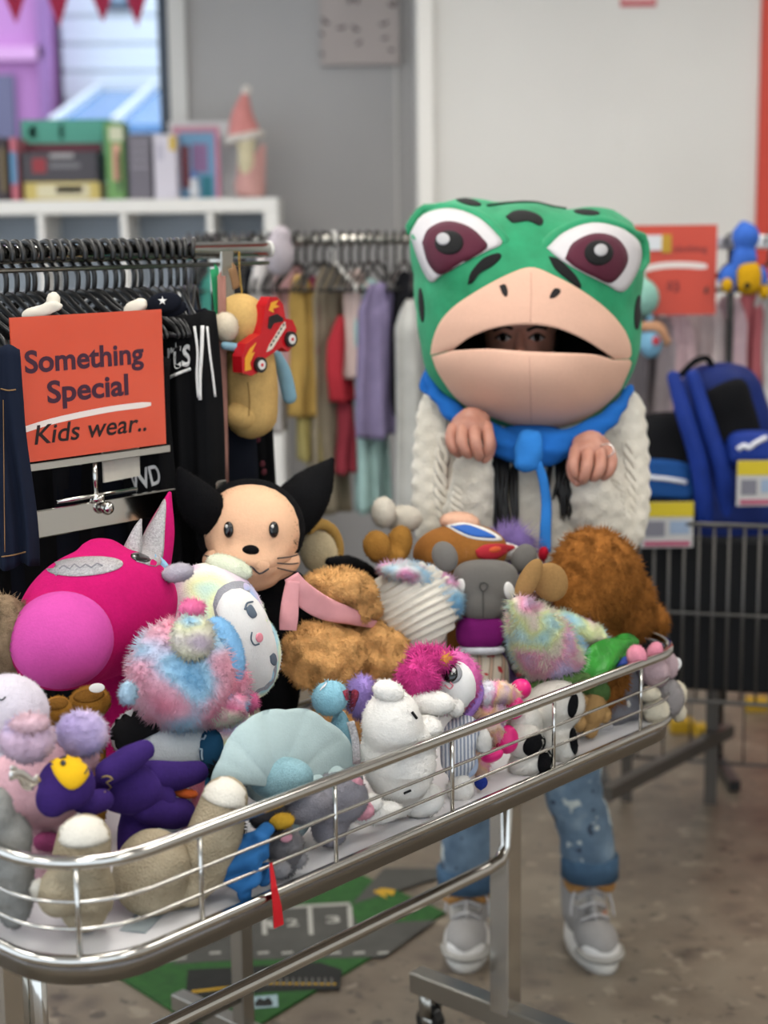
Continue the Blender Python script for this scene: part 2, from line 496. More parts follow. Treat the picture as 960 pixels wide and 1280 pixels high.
# ================================================================== the toy trolley
def rr(a0, p0, a1, p1, r, n=8):
    P = []
    for (ca_, cp, s) in ((a1 - r, p0 + r, -90), (a1 - r, p1 - r, 0), (a0 + r, p1 - r, 90), (a0 + r, p0 + r, 180)):
        for t in np.linspace(s, s + 90, n):
            P.append((ca_ + r * math.cos(math.radians(t)), cp + r * math.sin(math.radians(t))))
    return P
def loop3(P, z): return npa([tp(a, p, z) for a, p in P])
tro = thing('display_trolley', 'chrome wire basket trolley heaped with soft toys', 'trolley', tp(.69, .285, 0))
PATH = rr(0, 0, TL, TW, .12, 10)
def dens(P):
    P = npa(P + [P[0]]); out = []
    for i in range(len(P) - 1):
        L = np.linalg.norm(P[i + 1] - P[i]); k = max(1, int(L / .12))
        for t in range(k): out.append(P[i] + (P[i + 1] - P[i]) * t / k)
    return out
PD = dens(PATH)
mesh_obj('top_rail', *tube(loop3(PD, .872), .0088, 12, closed=True), CHROME, tro)
for z in (.823, .789):
    mesh_obj('wire', *tube(loop3(PD, z), .0026, 8, closed=True), CHROME, tro)
mesh_obj('rim', *tube(loop3(PD, .748), .0075, 12, closed=True), CHROME, tro)
n = len(PD)
sk = rr(.003, .003, TL - .003, TW - .003, .117, 10); sk = dens(sk); n = len(sk)
V = np.vstack([loop3(sk, .748), loop3(sk, .716), loop3([(a * .985 + .01, p * .97 + .009) for a, p in sk], .716), loop3([(a * .985 + .01, p * .97 + .009) for a, p in sk], .74)])
F = [(k * n + i, k * n + (i + 1) % n, (k + 1) * n + (i + 1) % n, (k + 1) * n + i) for k in range(3) for i in range(n)]
mesh_obj('skirt', V, F, CHROME2, tro)
V = np.vstack([loop3(sk, .744), loop3(sk, .734)])
F = [tuple(range(n)), tuple(range(2 * n - 1, n - 1, -1))] + [(i, i + n, (i + 1) % n + n, (i + 1) % n) for i in range(n)]
mesh_obj('tray', V, F, plain('tray_white', '#dedcde', .4, var=.03, vs=8), tro, smooth=False)
ups = [((Q(x, 1120, 0) - T0) @ TD, 0.0) for x in (252, 421, 566, 691, 797)] + [(.035, .035)]
ups += [(0, p) for p in (.17, .33, .45)] + [(a, TW) for a in (.1, .4, .7, 1.0, 1.3)] + [(TL, p) for p in (.15, .3, .45)]
for a, p in ups:
    mesh_obj('upright', *tube([tp(a, p, .75), tp(a, p, .87)], .0032, 8), CHROME, tro)
LA = (.125, 1.25)                            # the two legs stand mid-width on wheeled feet
PM = .325
for a in LA:
    mesh_obj('leg', *box(tp(a, PM, .415), (.045, .045, .61), TM, .003), CHROME, tro, smooth=False)
    mesh_obj('foot_bar', *box(tp(a, PM, .105), (.042, .46, .045), TM, .003), CHROME2, tro, smooth=False)
    for p in (PM - .20, PM + .19):
        c = tp(a, p, .028)
        wv, wf = tube([c - TD * .012, c + TD * .012], .028, 20)
        wh = mesh_obj('caster', *cat([(wv, wf)]), BLACKP, tro, smooth=False)
        hv = cat([tube([c - TD * .014, c + TD * .014], .014, 16), box(c + np.array([0, 0, .036]) + TD * .017, (.003, .03, .05), TM), box(c + np.array([0, 0, .036]) - TD * .017, (.003, .03, .05), TM),
                  box(c + np.array([0, 0, .058]), (.037, .03, .006), TM), tube([c + np.array([0, 0, .058]), c + np.array([0, 0, .085])], .006, 10)])
        mesh_obj('caster_fork', *hv, CHROME2, wh)
s0, s1 = tp(LA[0] + .03, PM - .03, 0), tp(LA[1] - .035, PM - .03, 0)
zz = np.array([0, 0, 1.0])
mesh_obj('stretcher', *tube([s0 + zz * .72, s0 + zz * .47, s0 + zz * .445 + TD * .02] + [s0 + (s1 - s0) * t + zz * .44 for t in (.06, .3, .6, .94)] + [s1 + zz * .445 - TD * .02, s1 + zz * .47, s1 + zz * .72], .0125, 12), CHROME, tro)
mesh_obj('crossbar', *box(tp(.69, PM, .705), (1.2, .03, .02), TM), CHROME2, tro, smooth=False)
mesh_obj('crossbar', *box(tp(LA[0], PM, .705), (.03, .5, .02), TM), CHROME2, tro, smooth=False)
mesh_obj('crossbar', *box(tp(LA[1], PM, .705), (.03, .5, .02), TM), CHROME2, tro, smooth=False)
# red ribbon tied to the rim
RED = plain('red_ribbon', '#c1121f', .6)
pt = [Q(339, 1079, -.006), Q(343, 1110, -.014), Q(347, 1135, -.014), Q(349, 1158, -.012)]
ws = [.002, .005, .0075, .0085]
V = []
for P_, w_ in zip(pt, ws): V += [P_ - TD * w_, P_ + TD * w_ , P_ + TD * w_ + TN * .0015, P_ - TD * w_ + TN * .0015]
F = [(k * 4 + i, k * 4 + (i + 1) % 4, k * 4 + 4 + (i + 1) % 4, k * 4 + 4 + i) for k in range(3) for i in range(4)] + [(3, 2, 1, 0), (12, 13, 14, 15)]
tag(mesh_obj('ribbon', V, F, RED, smooth=False), 'narrow red ribbon hanging over the trolley rim', 'ribbon')
# receipt lying on the tray
V, F = box(tp(.17, .075, .7455), (.085, .035, .001), basis(TD + TN * .5, TN - TD * .5, (0, 0, 1)))
tag(mesh_obj('leaflet', V, F, plain('leaflet_grey', '#9aa4a8', .4), smooth=False), 'small grey paper leaflet on the white tray', 'leaflet')
# ================================================================== soft toy kit
class Toy:
    def __init__(s, name, label, cat_, x, y, p, group=None):
        s.p = p
        P = Q(x, y, p)
        s.root = thing(name, label, cat_, P, group)
        s.sc = mpp(P); s.V = []; s.F = []; s.n = 0; s.bv = None; s.k = 0
    def pt(s, x, y, tow=0, p=None):
        P = Q(x, y, s.p if p is None else p); return P - unit(P - CAM) * tow
    def prim(s, q):
        if q[0] == 't':
            P = [s.pt(r[0], r[1], (r[3] if len(r) > 3 else 0)) for r in q[1]]
            R = np.column_stack([P, [r[2] * s.sc for r in q[1]]])
            R = curve(R, 12) if len(R) > 2 else R
            return tube(R[:, :3], R[:, 3], 16, round_ends=True)
        if q[0] == 'd':                       # hidden lower body down to the tray
            P = s.pt(q[1], q[2], 0, q[4] if len(q) > 4 else None); h = max(.01, (P[2] - TZ) / 2 + .004); r = q[3] * s.sc * .7
            return ell((P[0], P[1], TZ + h - .003), (r, r, h))
        if q[0] == 'w': return q[1]
        x, y, rx, ry = q[:4]; rot = math.radians(q[4]) if len(q) > 4 else 0
        rd = q[5] if len(q) > 5 and q[5] is not None else min(rx, ry)
        tow = q[6] if len(q) > 6 else 0; p = q[7] if len(q) > 7 else None; pw = q[8] if len(q) > 8 else 1.0
        c = s.pt(x, y, tow, p); k = mpp(c)
        X = _R * math.cos(rot) - _U * math.sin(rot); Y = -_R * math.sin(rot) - _U * math.cos(rot)
        M = np.column_stack([X, Y, np.cross(X, Y)])
        big = max(rx, ry) > 25
        return ell(c, (rx * k, ry * k, rd * k), M, 36 if big else 20, 22 if big else 12, pw)
    def ribbon(s, name, mat, pts, thick=.004, parent=None, wav=.0):
        # flat cloth band: rows of x, y, half width (px), distance towards the viewer
        R = curve(npa(pts), 24); P = npa([s.pt(r[0], r[1], r[3]) for r in R]); tg = np.gradient(P, axis=0); V = []
        for i, (p_, t_) in enumerate(zip(P, tg)):
            d = unit(p_ - CAM); n = unit(np.cross(unit(t_), d)); hw = R[i, 2] * s.sc
            for a in np.linspace(0, 2 * math.pi, 12, endpoint=False):
                V.append(p_ + n * hw * math.cos(a) - d * (thick * math.sin(a) + wav * math.cos(3 * a + i * .4)))
        m = len(P); F = [(i * 12 + j, i * 12 + (j + 1) % 12, (i + 1) * 12 + (j + 1) % 12, (i + 1) * 12 + j) for i in range(m - 1) for j in range(12)]
        F += [tuple(range(12))[::-1], tuple((m - 1) * 12 + j for j in range(12))]
        N = vnormals(V, F); c = P.mean(0)
        if ((npa(V)[6 * 12:7 * 12] - P[6]) * N[6 * 12:7 * 12]).sum() < 0: F = [f[::-1] for f in F]
        return mesh_obj(name, V, F, mat, parent or s.root)
    def add(s, name, V, F, mat, parent=None, normals=None, hit=True):
        o = mesh_obj(name, V, F, mat, parent or s.root, normals=normals)
        return o
    def reg(s, V, F):
        s.V.append(npa(V)); s.F += [tuple(i + s.n for i in f) for f in F]; s.n += len(V); s.bv = None
    def e(s, name, mat, prims, voxel=None, smooth=5, lumps=.0025, lf=14, fur_=None, parent=None, wave=None, reg=True):
        if isinstance(prims, tuple): prims = [prims]
        s.k += 1
        pr = [s.prim(q) for q in prims]
        if len(pr) > 1: V, F = union(pr, voxel or max(.0035, s.sc * 3.2), smooth)
        else: V, F = pr[0]
        if lumps: V = lump(V, F, lumps, lf, s.k + len(s.root.name))
        if wave: V = wave(V, vnormals(V, F))
        if reg: s.reg(V, F)
        if not fur_ and lumps and mat.name in FUZZY:
            tri = [(f[0], f[k], f[k + 1]) for f in F for k in range(1, len(f) - 1)]; tri = np.array(tri)
            ar = np.linalg.norm(np.cross(V[tri[:, 1]] - V[tri[:, 0]], V[tri[:, 2]] - V[tri[:, 0]]), axis=1).sum() / 2
            fur_ = (int(min(4500, ar / 6.5e-6)), .0030, .0012, .1, .7)
        if fur_:
            cnt, L, w_ = fur_[:3]
            VV, FF, NN = fur(V, F, cnt, L, w_, *(fur_[3:]), seed=s.k)
            N0 = vnormals(V, F); n0 = len(V)
            V = np.vstack([V, VV]); F = list(F) + [tuple(i + n0 for i in f) for f in FF]
            return s.add(name, V, F, mat, parent, np.vstack([N0, NN]))
        return s.add(name, V, F, mat, parent)
    def hit(s, x, y):
        if s.bv is None: s.bv = BVHTree.FromPolygons(np.vstack(s.V).tolist(), s.F)
        d = unit(ray(x, y)); h = s.bv.ray_cast(Vector(CAM), Vector(d))
        if h[0] is None:
            h = s.bv.find_nearest(Vector(s.pt(x, y)))
            return npa(h[0]), npa(h[1])
        n = npa(h[1])
        return npa(h[0]), (n if n @ d < 0 else -n)
    def dec(s, name, mat, shape, lift=.003, parent=None, rings=5, m=28, reg=False):
        if isinstance(shape, tuple):
            x, y, rx, ry = shape[:4]; rot = math.radians(shape[4]) if len(shape) > 4 else 0
            B_ = [(x + rx * math.cos(t) * math.cos(rot) - ry * math.sin(t) * math.sin(rot), y + rx * math.cos(t) * math.sin(rot) + ry * math.sin(t) * math.cos(rot)) for t in np.linspace(0, 2 * math.pi, m, endpoint=False)]
        else:
            B_ = npa(shape); B_ = curve(np.vstack([B_, B_[:1]]), m)[:-1]
        B_ = npa(B_); c = B_.mean(0); m = len(B_)
        pts = [(c, 0)]
        for i in range(1, rings + 1):
            r = i / rings
            pts += [(c + (q - c) * r, r) for q in B_]
        pts += [(c + (q - c) * 1.0, 1.3) for q in B_]
        V = []
        for q, r in pts:
            P, N = s.hit(*q)
            l = lift * (1 - .45 * r ** 4) if r <= 1 else -.0015
            V.append(P - unit(P - CAM) * l * .6 + N * l * .5)
        F = [(0, 1 + (j + 1) % m, 1 + j) for j in range(m)]
        for i in range(rings):
            a, b = 1 + i * m, 1 + (i + 1) * m
            F += [(a + j, a + (j + 1) % m, b + (j + 1) % m, b + j) for j in range(m)]
        N = vnormals(V, F)
        if (N[0] @ unit(V[0] - CAM)) > 0: F = [f[::-1] for f in F]
        if reg: s.reg(V, F)
        return mesh_obj(name, V, F, mat, parent or s.root)
    def line(s, name, mat, pts, r=1.2, lift=.001, parent=None, n=14, closed=False):
        P = curve(npa(pts), n) if len(pts) > 2 else npa(pts)
        W = []
        for q in P:
            h, N = s.hit(*q); W.append(h - unit(h - CAM) * lift)
        return mesh_obj(name, *tube(W, r * s.sc, 6, closed=closed), mat, parent or s.root)
# ================================================================== the heap of soft toys
G = 'soft toys heaped in the wire trolley'
SILVER = plain('silver_glitter', '#b9b6b8', .35, .7, bs=.9, bd=.004, bscale=500, var=.25, vs=300)
PINKH = plain('hot_pink_satin', '#dd1f78', .35, var=.12, vs=20)
DSTITCH = plain('dark_stitch', '#33333a', .8)

# -- magenta round plush lying on its back
t = Toy('soft_toy', 'round magenta plush with a silver oval patch and pointed silver ear', 'soft toy', 110, 860, .42, G)
MAG = plush('magenta_plush', '#b3145f', .10, 18, .45, .35)
t.e('body', MAG, [(122, 768, 103, 82, -22, 84), (82, 800, 72, 64, -10, 62, .02), (128, 692, 30, 20, 0, 20), ('d', 150, 800, 70, .45)], voxel=.006, smooth=8, lumps=.004, lf=9)
t.dec('base', plush('pink_base', '#bf4a96', .07, 14, .5, .25), (77, 800, 65, 60, -15), .006, rings=9, m=48)
t.dec('patch', SILVER, (106, 708, 48, 12, -4), .003)
LST = plain('silver_thread', '#8d8a90', .5, .5)
t.line('embroidery', LST, [(74, 711), (80, 707), (87, 711), (93, 705), (100, 710), (107, 705), (114, 709), (121, 704), (128, 707)], 1.0, .0045)
ey = t.e('eye_patch', plush('light_blue_felt', '#8fb9d6', .06), (186, 703, 27, 13, 22, 12, .035), lumps=0)
t.dec('eye', EYEB, (176, 697, 13, 5.5, 12), .003, parent=ey)
er = t.e('ear', MAG, [('t', [(190, 704, 25, .01), (201, 662, 18, .012), (212, 617, 3, .012)])], lumps=.001)
t.dec('ear_lining', SILVER, [(170, 702), (178, 672), (196, 640), (207, 624), (206, 660), (200, 706)], .003, parent=er)
t.e('horn', SILVER, [('t', [(165, 690, 13, .03), (172, 662, 6, .03), (176, 650, 2, .03)])], lumps=.001)

# -- black cat with a peach face
t = Toy('soft_toy', 'black plush cat with a peach face and pointed dark ears', 'soft toy', 330, 860, .5, G)
BLK = plush('black_plush', '#0e0e10', .2, 20, .25, .5)
PEA = plush('peach_plush', '#e4b795', .05, 14, .3, .2)
t.e('head', BLK, (313, 662, 68, 64, 0, 58), lumps=.002)
t.e('body', BLK, [(345, 770, 60, 62, 0, 44), ('d', 345, 775, 44), ('t', [(300, 770, 24, .03), (275, 820, 20, .04)]), ('t', [(385, 760, 24), (395, 820, 20)])], voxel=.007)
t.e('muzzle', PEA, [(302, 703, 50, 25, 4, 36, .04), (330, 704, 46, 25, -6, 36, .04), (315, 718, 36, 22, 0, 30, .04)], voxel=.005, smooth=8, lumps=.001)
t.dec('face', PEA, [(255, 665), (262, 632), (285, 612), (314, 606), (344, 613), (366, 634), (374, 668), (362, 700), (316, 712), (266, 698)], .004, reg=True)
t.e('ear', BLK, [('t', [(362, 645, 32, -.03), (378, 625, 32, -.03), (398, 600, 22, -.03), (414, 576, 4, -.03)])], lumps=.002)
t.e('ear', BLK, [('t', [(264, 646, 26, -.035), (248, 628, 25, -.035), (234, 606, 16, -.035), (225, 588, 4, -.035)])], lumps=.002)
ns = t.e('nose', BLK, (313, 688, 11, 7, 0, 8, .087), lumps=0)
for x in (286, 342):
    o = t.dec('eye', EYEB, (x, 662, 6, 10), .006)
    t.dec('glint', WHITEF, (x - 2, 658, 2, 2.4), .008, parent=o)
t.line('mouth', DSTITCH, [(290, 712), (302, 717), (313, 708), (324, 717), (336, 711)], 1.1)
for s_ in (-1, 1):
    for k in range(3): t.line('whisker', DSTITCH, [(313 + s_ * 34, 698 + 6 * k), (313 + s_ * 50, 696 + 9 * k), (313 + s_ * 60, 693 + 11 * k)], .7, .002)

# -- pastel tie-dye plush with a white sleeping face
PAST = [(.30, '#8fb8d8'), (.40, '#9fcfd8'), (.47, '#dfe3b0'), (.54, '#e6e0d8'), (.61, '#cdb4cf'), (.70, '#8fb3dd')]
t = Toy('soft_toy', 'pastel tie-dye plush lying sideways with a white sleepy face', 'soft toy', 275, 880, .33, G)
t.e('body', tiedye('pastel_plush', PAST, 9, 3), [(268, 786, 68, 84, -14, 62), (305, 815, 46, 62, -12, 50), ('d', 280, 830, 45, .36)], voxel=.006, smooth=7)
t.e('ear', plush('pale_yellow_plush', '#d7dcc4', .08), (286, 709, 30, 15, 20, 18, .01))
t.e('ear', plush('lilac_grey_plush', '#a9a3ad', .08), (222, 716, 19, 11, -10, 14, .02))
t.dec('hood_edge', plush('grey_trim', '#8f8f96', .08), [(266, 756), (272, 738), (290, 727), (312, 730), (334, 752), (349, 790), (354, 830), (350, 866), (328, 880), (304, 862), (291, 822), (274, 790)], .003, reg=True)
f_ = t.dec('face', plush('white_minky', '#dcdad8', .03, 14, .3, .2), [(270, 762), (279, 743), (300, 736), (322, 752), (338, 782), (347, 825), (345, 860), (324, 873), (306, 856), (296, 820), (280, 790)], .006, reg=True)
BLUEG = plain('slate_thread', '#54606e', .7)
t.dec('eye', BLUEG, [(307, 760), (314, 756), (321, 768), (316, 773), (310, 768)], .002, parent=f_)
t.line('lashes', BLUEG, [(306, 762), (309, 754), (316, 752)], 1.2, parent=f_)
t.dec('eye', BLUEG, [(337, 820), (343, 816), (346, 826), (343, 832), (338, 828)], .002, parent=f_)
t.dec('nose', plain('pink_thread', '#e08a98', .7), (324, 797, 4.5, 6), .003, parent=f_)
t.line('mouth', BLUEG, [(315, 790), (314, 799), (318, 806), (324, 805)], 1.0, parent=f_)

# -- fluffy pink and blue bear, face down
PB = [(.30, '#4f9ccc'), (.42, '#9fc4dc'), (.48, '#d9a6b8'), (.56, '#e07f96'), (.64, '#d98aa2'), (.72, '#b9a3c4')]
t = Toy('soft_toy', 'fluffy pink and blue tie-dye bear lying face down', 'soft toy', 232, 915, .22, G)
FB = tiedye('pink_blue_fluff', PB, 8, 1, .5)
t.e('body', FB, [(228, 842, 66, 70, 0, 60), (255, 858, 56, 52, 0, 48), ('d', 235, 870, 50, .25)], voxel=.006, fur_=(9000, .011, .0016))
t.e('hood', plush('sky_plush', '#7fb2dc', .08, 12), (277, 818, 27, 48, -12, 30, .035), lumps=.002)
e1 = t.e('ear', tiedye('cream_blue_fluff', [(.35, '#6fb0d8'), (.47, '#d9d8b4'), (.6, '#e3dccb'), (.72, '#c7b6c4')], 18, 5), (241, 797, 25, 27, 0, 20, .075), fur_=(1500, .008, .0014))
t.e('ear', plush('rose_plush', '#dd6f9b', .1), (240, 761, 16, 12, 0, 12, .05), fur_=(500, .007, .0013))
t.e('paw', tiedye('pink_sky_fluff', [(.36, '#5fb0dd'), (.47, '#e39ab4'), (.56, '#e0789c'), (.68, '#d9d9c0')], 22, 9), (277, 882, 30, 25, 10, 24, .06), fur_=(1800, .008, .0014))
t.e('tail', plush('rose_plush', '#dd6f9b', .1), (311, 877, 11, 12, 0, 10, .06), fur_=(500, .006, .0013))
t.e('paw', plush('ice_blue', '#a8c4d8', .08), (160, 866, 10, 14, 0, 10, .02), fur_=(500, .006, .0013))

# -- orange curly teddy in a pink scarf
t = Toy('soft_toy', 'curly orange teddy bear with a pink scarf', 'soft toy', 440, 870, .36, G)
ORG = plush('orange_curly', '#d9a468', .2, 40, .3, .8, 260, .004)
t.e('body', ORG, [(405, 820, 52, 44, 0, 44), (455, 815, 55, 42, 0, 40), (500, 808, 26, 26, 0, 24), (480, 845, 42, 22, 0, 30), ('d', 430, 830, 60)], voxel=.006, lumps=.012, lf=38, fur_=(9000, .008, .0022, .25, 1.0))
t.e('head', ORG, [(425, 735, 44, 27, 8, 40), (440, 755, 36, 24, 8, 34)], voxel=.006, lumps=.010, lf=38, fur_=(4500, .008, .0022, .25, 1.0))
SCF = fabric('scarf_pink', '#d99a9e')
t.ribbon('scarf', SCF, [(364, 720, 9, .04), (378, 742, 14, .052), (405, 760, 14, .058), (440, 771, 10, .058), (470, 781, 5, .045)], .006, wav=.0012)
t.ribbon('scarf_end', SCF, [(366, 726, 8, .045), (363, 750, 10, .045), (361, 772, 11, .045), (360, 788, 10, .04)], .005, wav=.0012)
# -- black soft toy peeking out behind the teddy
t = Toy('soft_toy', 'flat black plush ear poking out behind the orange teddy', 'soft toy', 440, 740, .45, G)
t.e('ear', BLK, [('t', [(412, 702, 5), (435, 706, 11), (458, 714, 9), (470, 722, 5)])], lumps=.001)
t.e('body', BLK, [(455, 760, 30, 34, 0, 25), ('d', 455, 770, 30)], voxel=.007)
# -- cream and tan ring-eared plush
t = Toy('soft_toy', 'cream plush with a tan rimmed ear beside the black puppy', 'soft toy', 400, 720, .53, G)
t.e('ear', plush('cream_plush', '#cbb894', .08), (398, 690, 24, 30, -20, 10, .0))
P = [t.pt(400 + 26 * math.cos(a) * .9, 688 + 33 * math.sin(a), .008) for a in np.linspace(-2.2, 1.4, 16)]
mesh_obj('ear_rim', *tube(P, np.full(16, 7 * t.sc), 10, round_ends=True), plush('tan_plush', '#b08a4a', .1), t.root)
t.e('head', plush('cream_plush', '#cbb894', .08), [(410, 735, 36, 30, 0, 26), ('d', 410, 750, 40)], voxel=.007)

# -- white ribbed plush with a pastel fluffy crown
t = Toy('soft_toy', 'white ribbed plush cushion with a pastel rainbow fluffy top', 'soft toy', 520, 810, .34, G)
dv = unit(_R * .45 + (-_U) * .9)
def rib(V, N): return V + N * (.0032 * np.sin((V @ dv) * 2 * math.pi / .0135 + 1.5 * np.sin(V @ _R * 30)))[:, None]
o = t.e('body', plush('white_rib', '#d8d2c6', .04, 14, .2, .2), (517, 757, 57, 55, 30, 46), lumps=.002)
bpy.data.objects.remove(o); t.V = []; t.F = []; t.n = 0
V, F = ell(t.pt(517, 757), (57 * t.sc, 54 * t.sc, 46 * t.sc), np.column_stack([_R, _U, np.cross(_R, _U)]), 90, 80)
V = rib(V, vnormals(V, F)); t.reg(V, F); t.add('body', V, F, MATS['white_rib'])
t.e('crown', tiedye('pastel_crown', [(.32, '#5fa4d2'), (.44, '#8fc0dc'), (.52, '#c9cfd2'), (.6, '#d98fb4'), (.7, '#c8a4d0')], 14, 2), [(544, 742, 40, 27, 42, 40, .034), (500, 713, 28, 11, 5, 26, .014), (520, 720, 26, 16, 20, 30, .014)], voxel=.004, fur_=(3500, .009, .0016))
t.e('base', MATS['white_rib'], ('d', 520, 790, 40))

# -- brown plush in a red, white and blue cap
t = Toy('soft_toy', 'brown plush head wearing a red, white and blue cap', 'soft toy', 580, 720, .36, G)
BRS = plush('brown_satin', '#8a5a2a', .12, 16, .35, .2)
t.e('head', BRS, [(575, 690, 60, 36, -4, 46), ('d', 585, 720, 40)], voxel=.006, smooth=7)
t.e('muzzle', plush('peach_fleece', '#dcae94', .06), (575, 653, 25, 13, 5, 20, -.01))
t.dec('cap_panel', plain('cap_white', '#dcd9d4', .8), [(556, 657), (580, 653), (608, 661), (628, 674), (612, 676), (585, 672)], .003, reg=True)
t.dec('cap_panel', plain('cap_blue', '#2459a8', .8), [(563, 658), (582, 656), (606, 664), (620, 672), (606, 672), (586, 669)], .004)
v_ = t.e('visor', plain('cap_white', '#dcd9d4', .8), (622, 688, 36, 12, 8, 16, .055), lumps=0)
t.dec('visor_top', plain('cap_red', '#a81c2a', .8), [(594, 688), (606, 681), (628, 680), (644, 684), (632, 692), (616, 700), (598, 697)], .004, parent=v_)
t.dec('badge', plain('cap_orange', '#c8542a', .8), (618, 687, 8, 4, -8), .006, parent=v_)
t.e('ear', plush('peach_fleece', '#dcae94', .06), (582, 692, 7, 11, -10, 6, .07))
# -- tan two-lobed antler
t = Toy('soft_toy', 'tan plush antler with two rounded lobes', 'soft toy', 485, 705, .40, G)
t.e('antler', plush('antler_tan', '#94692f', .12, 18), [(471, 683, 18, 20, -10, 14), (499, 680, 17, 24, 10, 14), (484, 696, 24, 12, 0, 13), ('d', 485, 704, 14)], voxel=.0045, smooth=6)
# -- purple fluff
t = Toy('soft_toy', 'lilac fluffy plush tuft between the capped plush and blue scarf end', 'soft toy', 640, 700, .34, G)
t.e('body', plush('lilac_fluff', '#8f78b4', .15), [(642, 678, 26, 16, 10, 18), ('d', 645, 690, 20)], voxel=.006, fur_=(3500, .028, .0014, .1, .6))
t = Toy('soft_toy', 'small red plush bauble next to the brown furry plush', 'soft toy', 678, 700, .26, G)
t.e('bauble', plush('red_plush', '#a3172a', .1), [(679, 692, 7, 10, 10, 7), ('d', 680, 698, 6)], voxel=.003)

# -- grey felt bear doll
t = Toy('soft_toy', 'flat grey felt bear doll in purple top and patterned shorts', 'soft toy', 605, 855, .27, G)
GRY = plush('grey_felt', '#6a6763', .05, 20, .2, .25, 500, .001)
t.e('head', GRY, [(607, 727, 42, 28, 0, 22, 0, None, .72), (603, 750, 31, 27, 0, 20, 0, None, .8)], voxel=.0045, smooth=8, lumps=.001)
t.e('ear', GRY, (556, 696, 16, 20, -25, 9, .008), lumps=.001)
t.e('ear', GRY, (655, 698, 16, 19, 25, 9, .008), lumps=.001)
for x, y, r in ((574, 736, 14), (637, 740, -14)):
    e_ = t.dec('eye', WHITEF, (x, y, 6.5, 13, r), .003)
    t.line('stitch', DSTITCH, [(x + (3 if r < 0 else -3), y + 8), (x + (1 if r < 0 else -1), y + 11)], .8, .003, parent=e_)
ST2 = plain('grey_thread', '#4b4946', .9)
t.line('nose', ST2, [(600, 730), (605, 728), (610, 731), (608, 736), (604, 739), (600, 735), (600, 730)], .9)
t.line('seam', ST2, [(604, 740), (604, 755), (604, 772)], .7)
t.e('top', plush('purple_jersey', '#701a63', .1, 20, .4, .15), [(600, 790, 30, 22, 0, 20, 0, None, .7)], lumps=.001)
t.e('waistband', plain('lace_white', '#c9cbd2', .9, var=.12, vs=90), [(600, 812, 31, 6, 0, 21, .002, None, .8)], lumps=.001)
SH, nt, b = newmat('patterned_shorts'); v = coords(nt)
w_ = nt.nodes.new('ShaderNodeTexWave'); w_.inputs['Scale'].default_value = 14; w_.inputs['Distortion'].default_value = 2
nt.links.new(v, w_.inputs[0])
c_ = ramp(nt, w_.outputs['Fac'], [(.0, '#cfc6b6'), (.6, '#cfc0ac'), (.8, '#8c8474'), (1, '#c4a48e')])
c_ = mixc(nt, ramp(nt, tex(nt, v, 60, 1), [(.64, (0, 0, 0, 1)), (.68, (1, 1, 1, 1))]), c_, '#b23038')
nt.links.new(c_, b.inputs['Base Color']); b.inputs['Roughness'].default_value = .9
t.e('shorts', SH, [(603, 842, 33, 30, 0, 22, 0, None, .75)], lumps=.002)
t.e('leg', GRY, ('d', 592, 868, 12)); t.e('leg', GRY, ('d', 618, 868, 12))
a_ = t.e('arm', GRY, [('t', [(629, 775, 9, .01), (638, 800, 12, .015), (650, 830, 13, .02), (664, 850, 13, .03)])], lumps=.001)
for (x0_, y0_, x1_, y1_, c_) in ((645, 832, 665, 818, '#c9c6c6'), (652, 841, 671, 826, '#b05564'), (659, 850, 678, 835, '#c9c6c6')):
    t.dec('cuff_band', plain('cuff' + c_[1:], c_, .8), ((x0_ + x1_) / 2 - 4, (y0_ + y1_) / 2 + 3, 15, 4, -35), .003, parent=a_)

# -- big brown furry plush seen from behind
t = Toy('soft_toy', 'big brown furry plush turned away with one satin ear', 'soft toy', 755, 810, .13, G)
BRF = plush('brown_fur', '#8e5a28', .28, 30, .35, .8, 220, .004)
t.e('body', BRF, [(745, 722, 56, 62, -15, 58), (768, 760, 50, 52, 0, 50), (722, 752, 36, 52, 0, 40), ('d', 752, 790, 46, .1)], voxel=.007, smooth=8, fur_=(15000, .014, .0018, .6, .5))
t.e('arm', BRF, (822, 777, 13, 19, -15, 14, .0), fur_=(900, .010, .0016))
TSAT = plush('tan_satin', '#8a6a42', .12, 16, .4, .2)
t.e('ear', TSAT, (688, 727, 22, 25, -20, 9, .075)); t.e('ear', TSAT, (661, 724, 13, 28, 28, 8, .06))
t.e('muzzle', plush('dark_brown_plush', '#4a3226', .1), (672, 757, 20, 17, 0, 20, .02))

# -- pastel fluffy tail and its pony
PAS2 = [(.32, '#7fb6da'), (.42, '#b4d3c8'), (.49, '#cfd49a'), (.55, '#d8c9b8'), (.62, '#d994aa'), (.72, '#c8b6d8')]
t = Toy('soft_toy', 'pastel rainbow pony plush with a long fluffy tail', 'soft toy', 700, 850, .09, G)
PF = tiedye('pastel_fluff', PAS2, 13, 6)
t.e('tail', PF, [('t', [(650, 760, 14), (664, 785, 30), (686, 812, 38), (706, 832, 28), (720, 850, 10)])], lumps=.003, fur_=(6500, .013, .0016))
t.e('body', PF, [(722, 785, 42, 18, 24, 22, -.02), (745, 805, 24, 16, 20, 18, -.01), ('d', 715, 815, 28)], voxel=.006, fur_=(3000, .008, .0015))
t.e('muzzle', plush('white_short', '#cfcac2', .05), (706, 797, 22, 14, 35, 14, .02))
t.e('foot', plush('lime_plush', '#9fb83a', .1), (716, 848, 9, 11, 0, 9, .045))

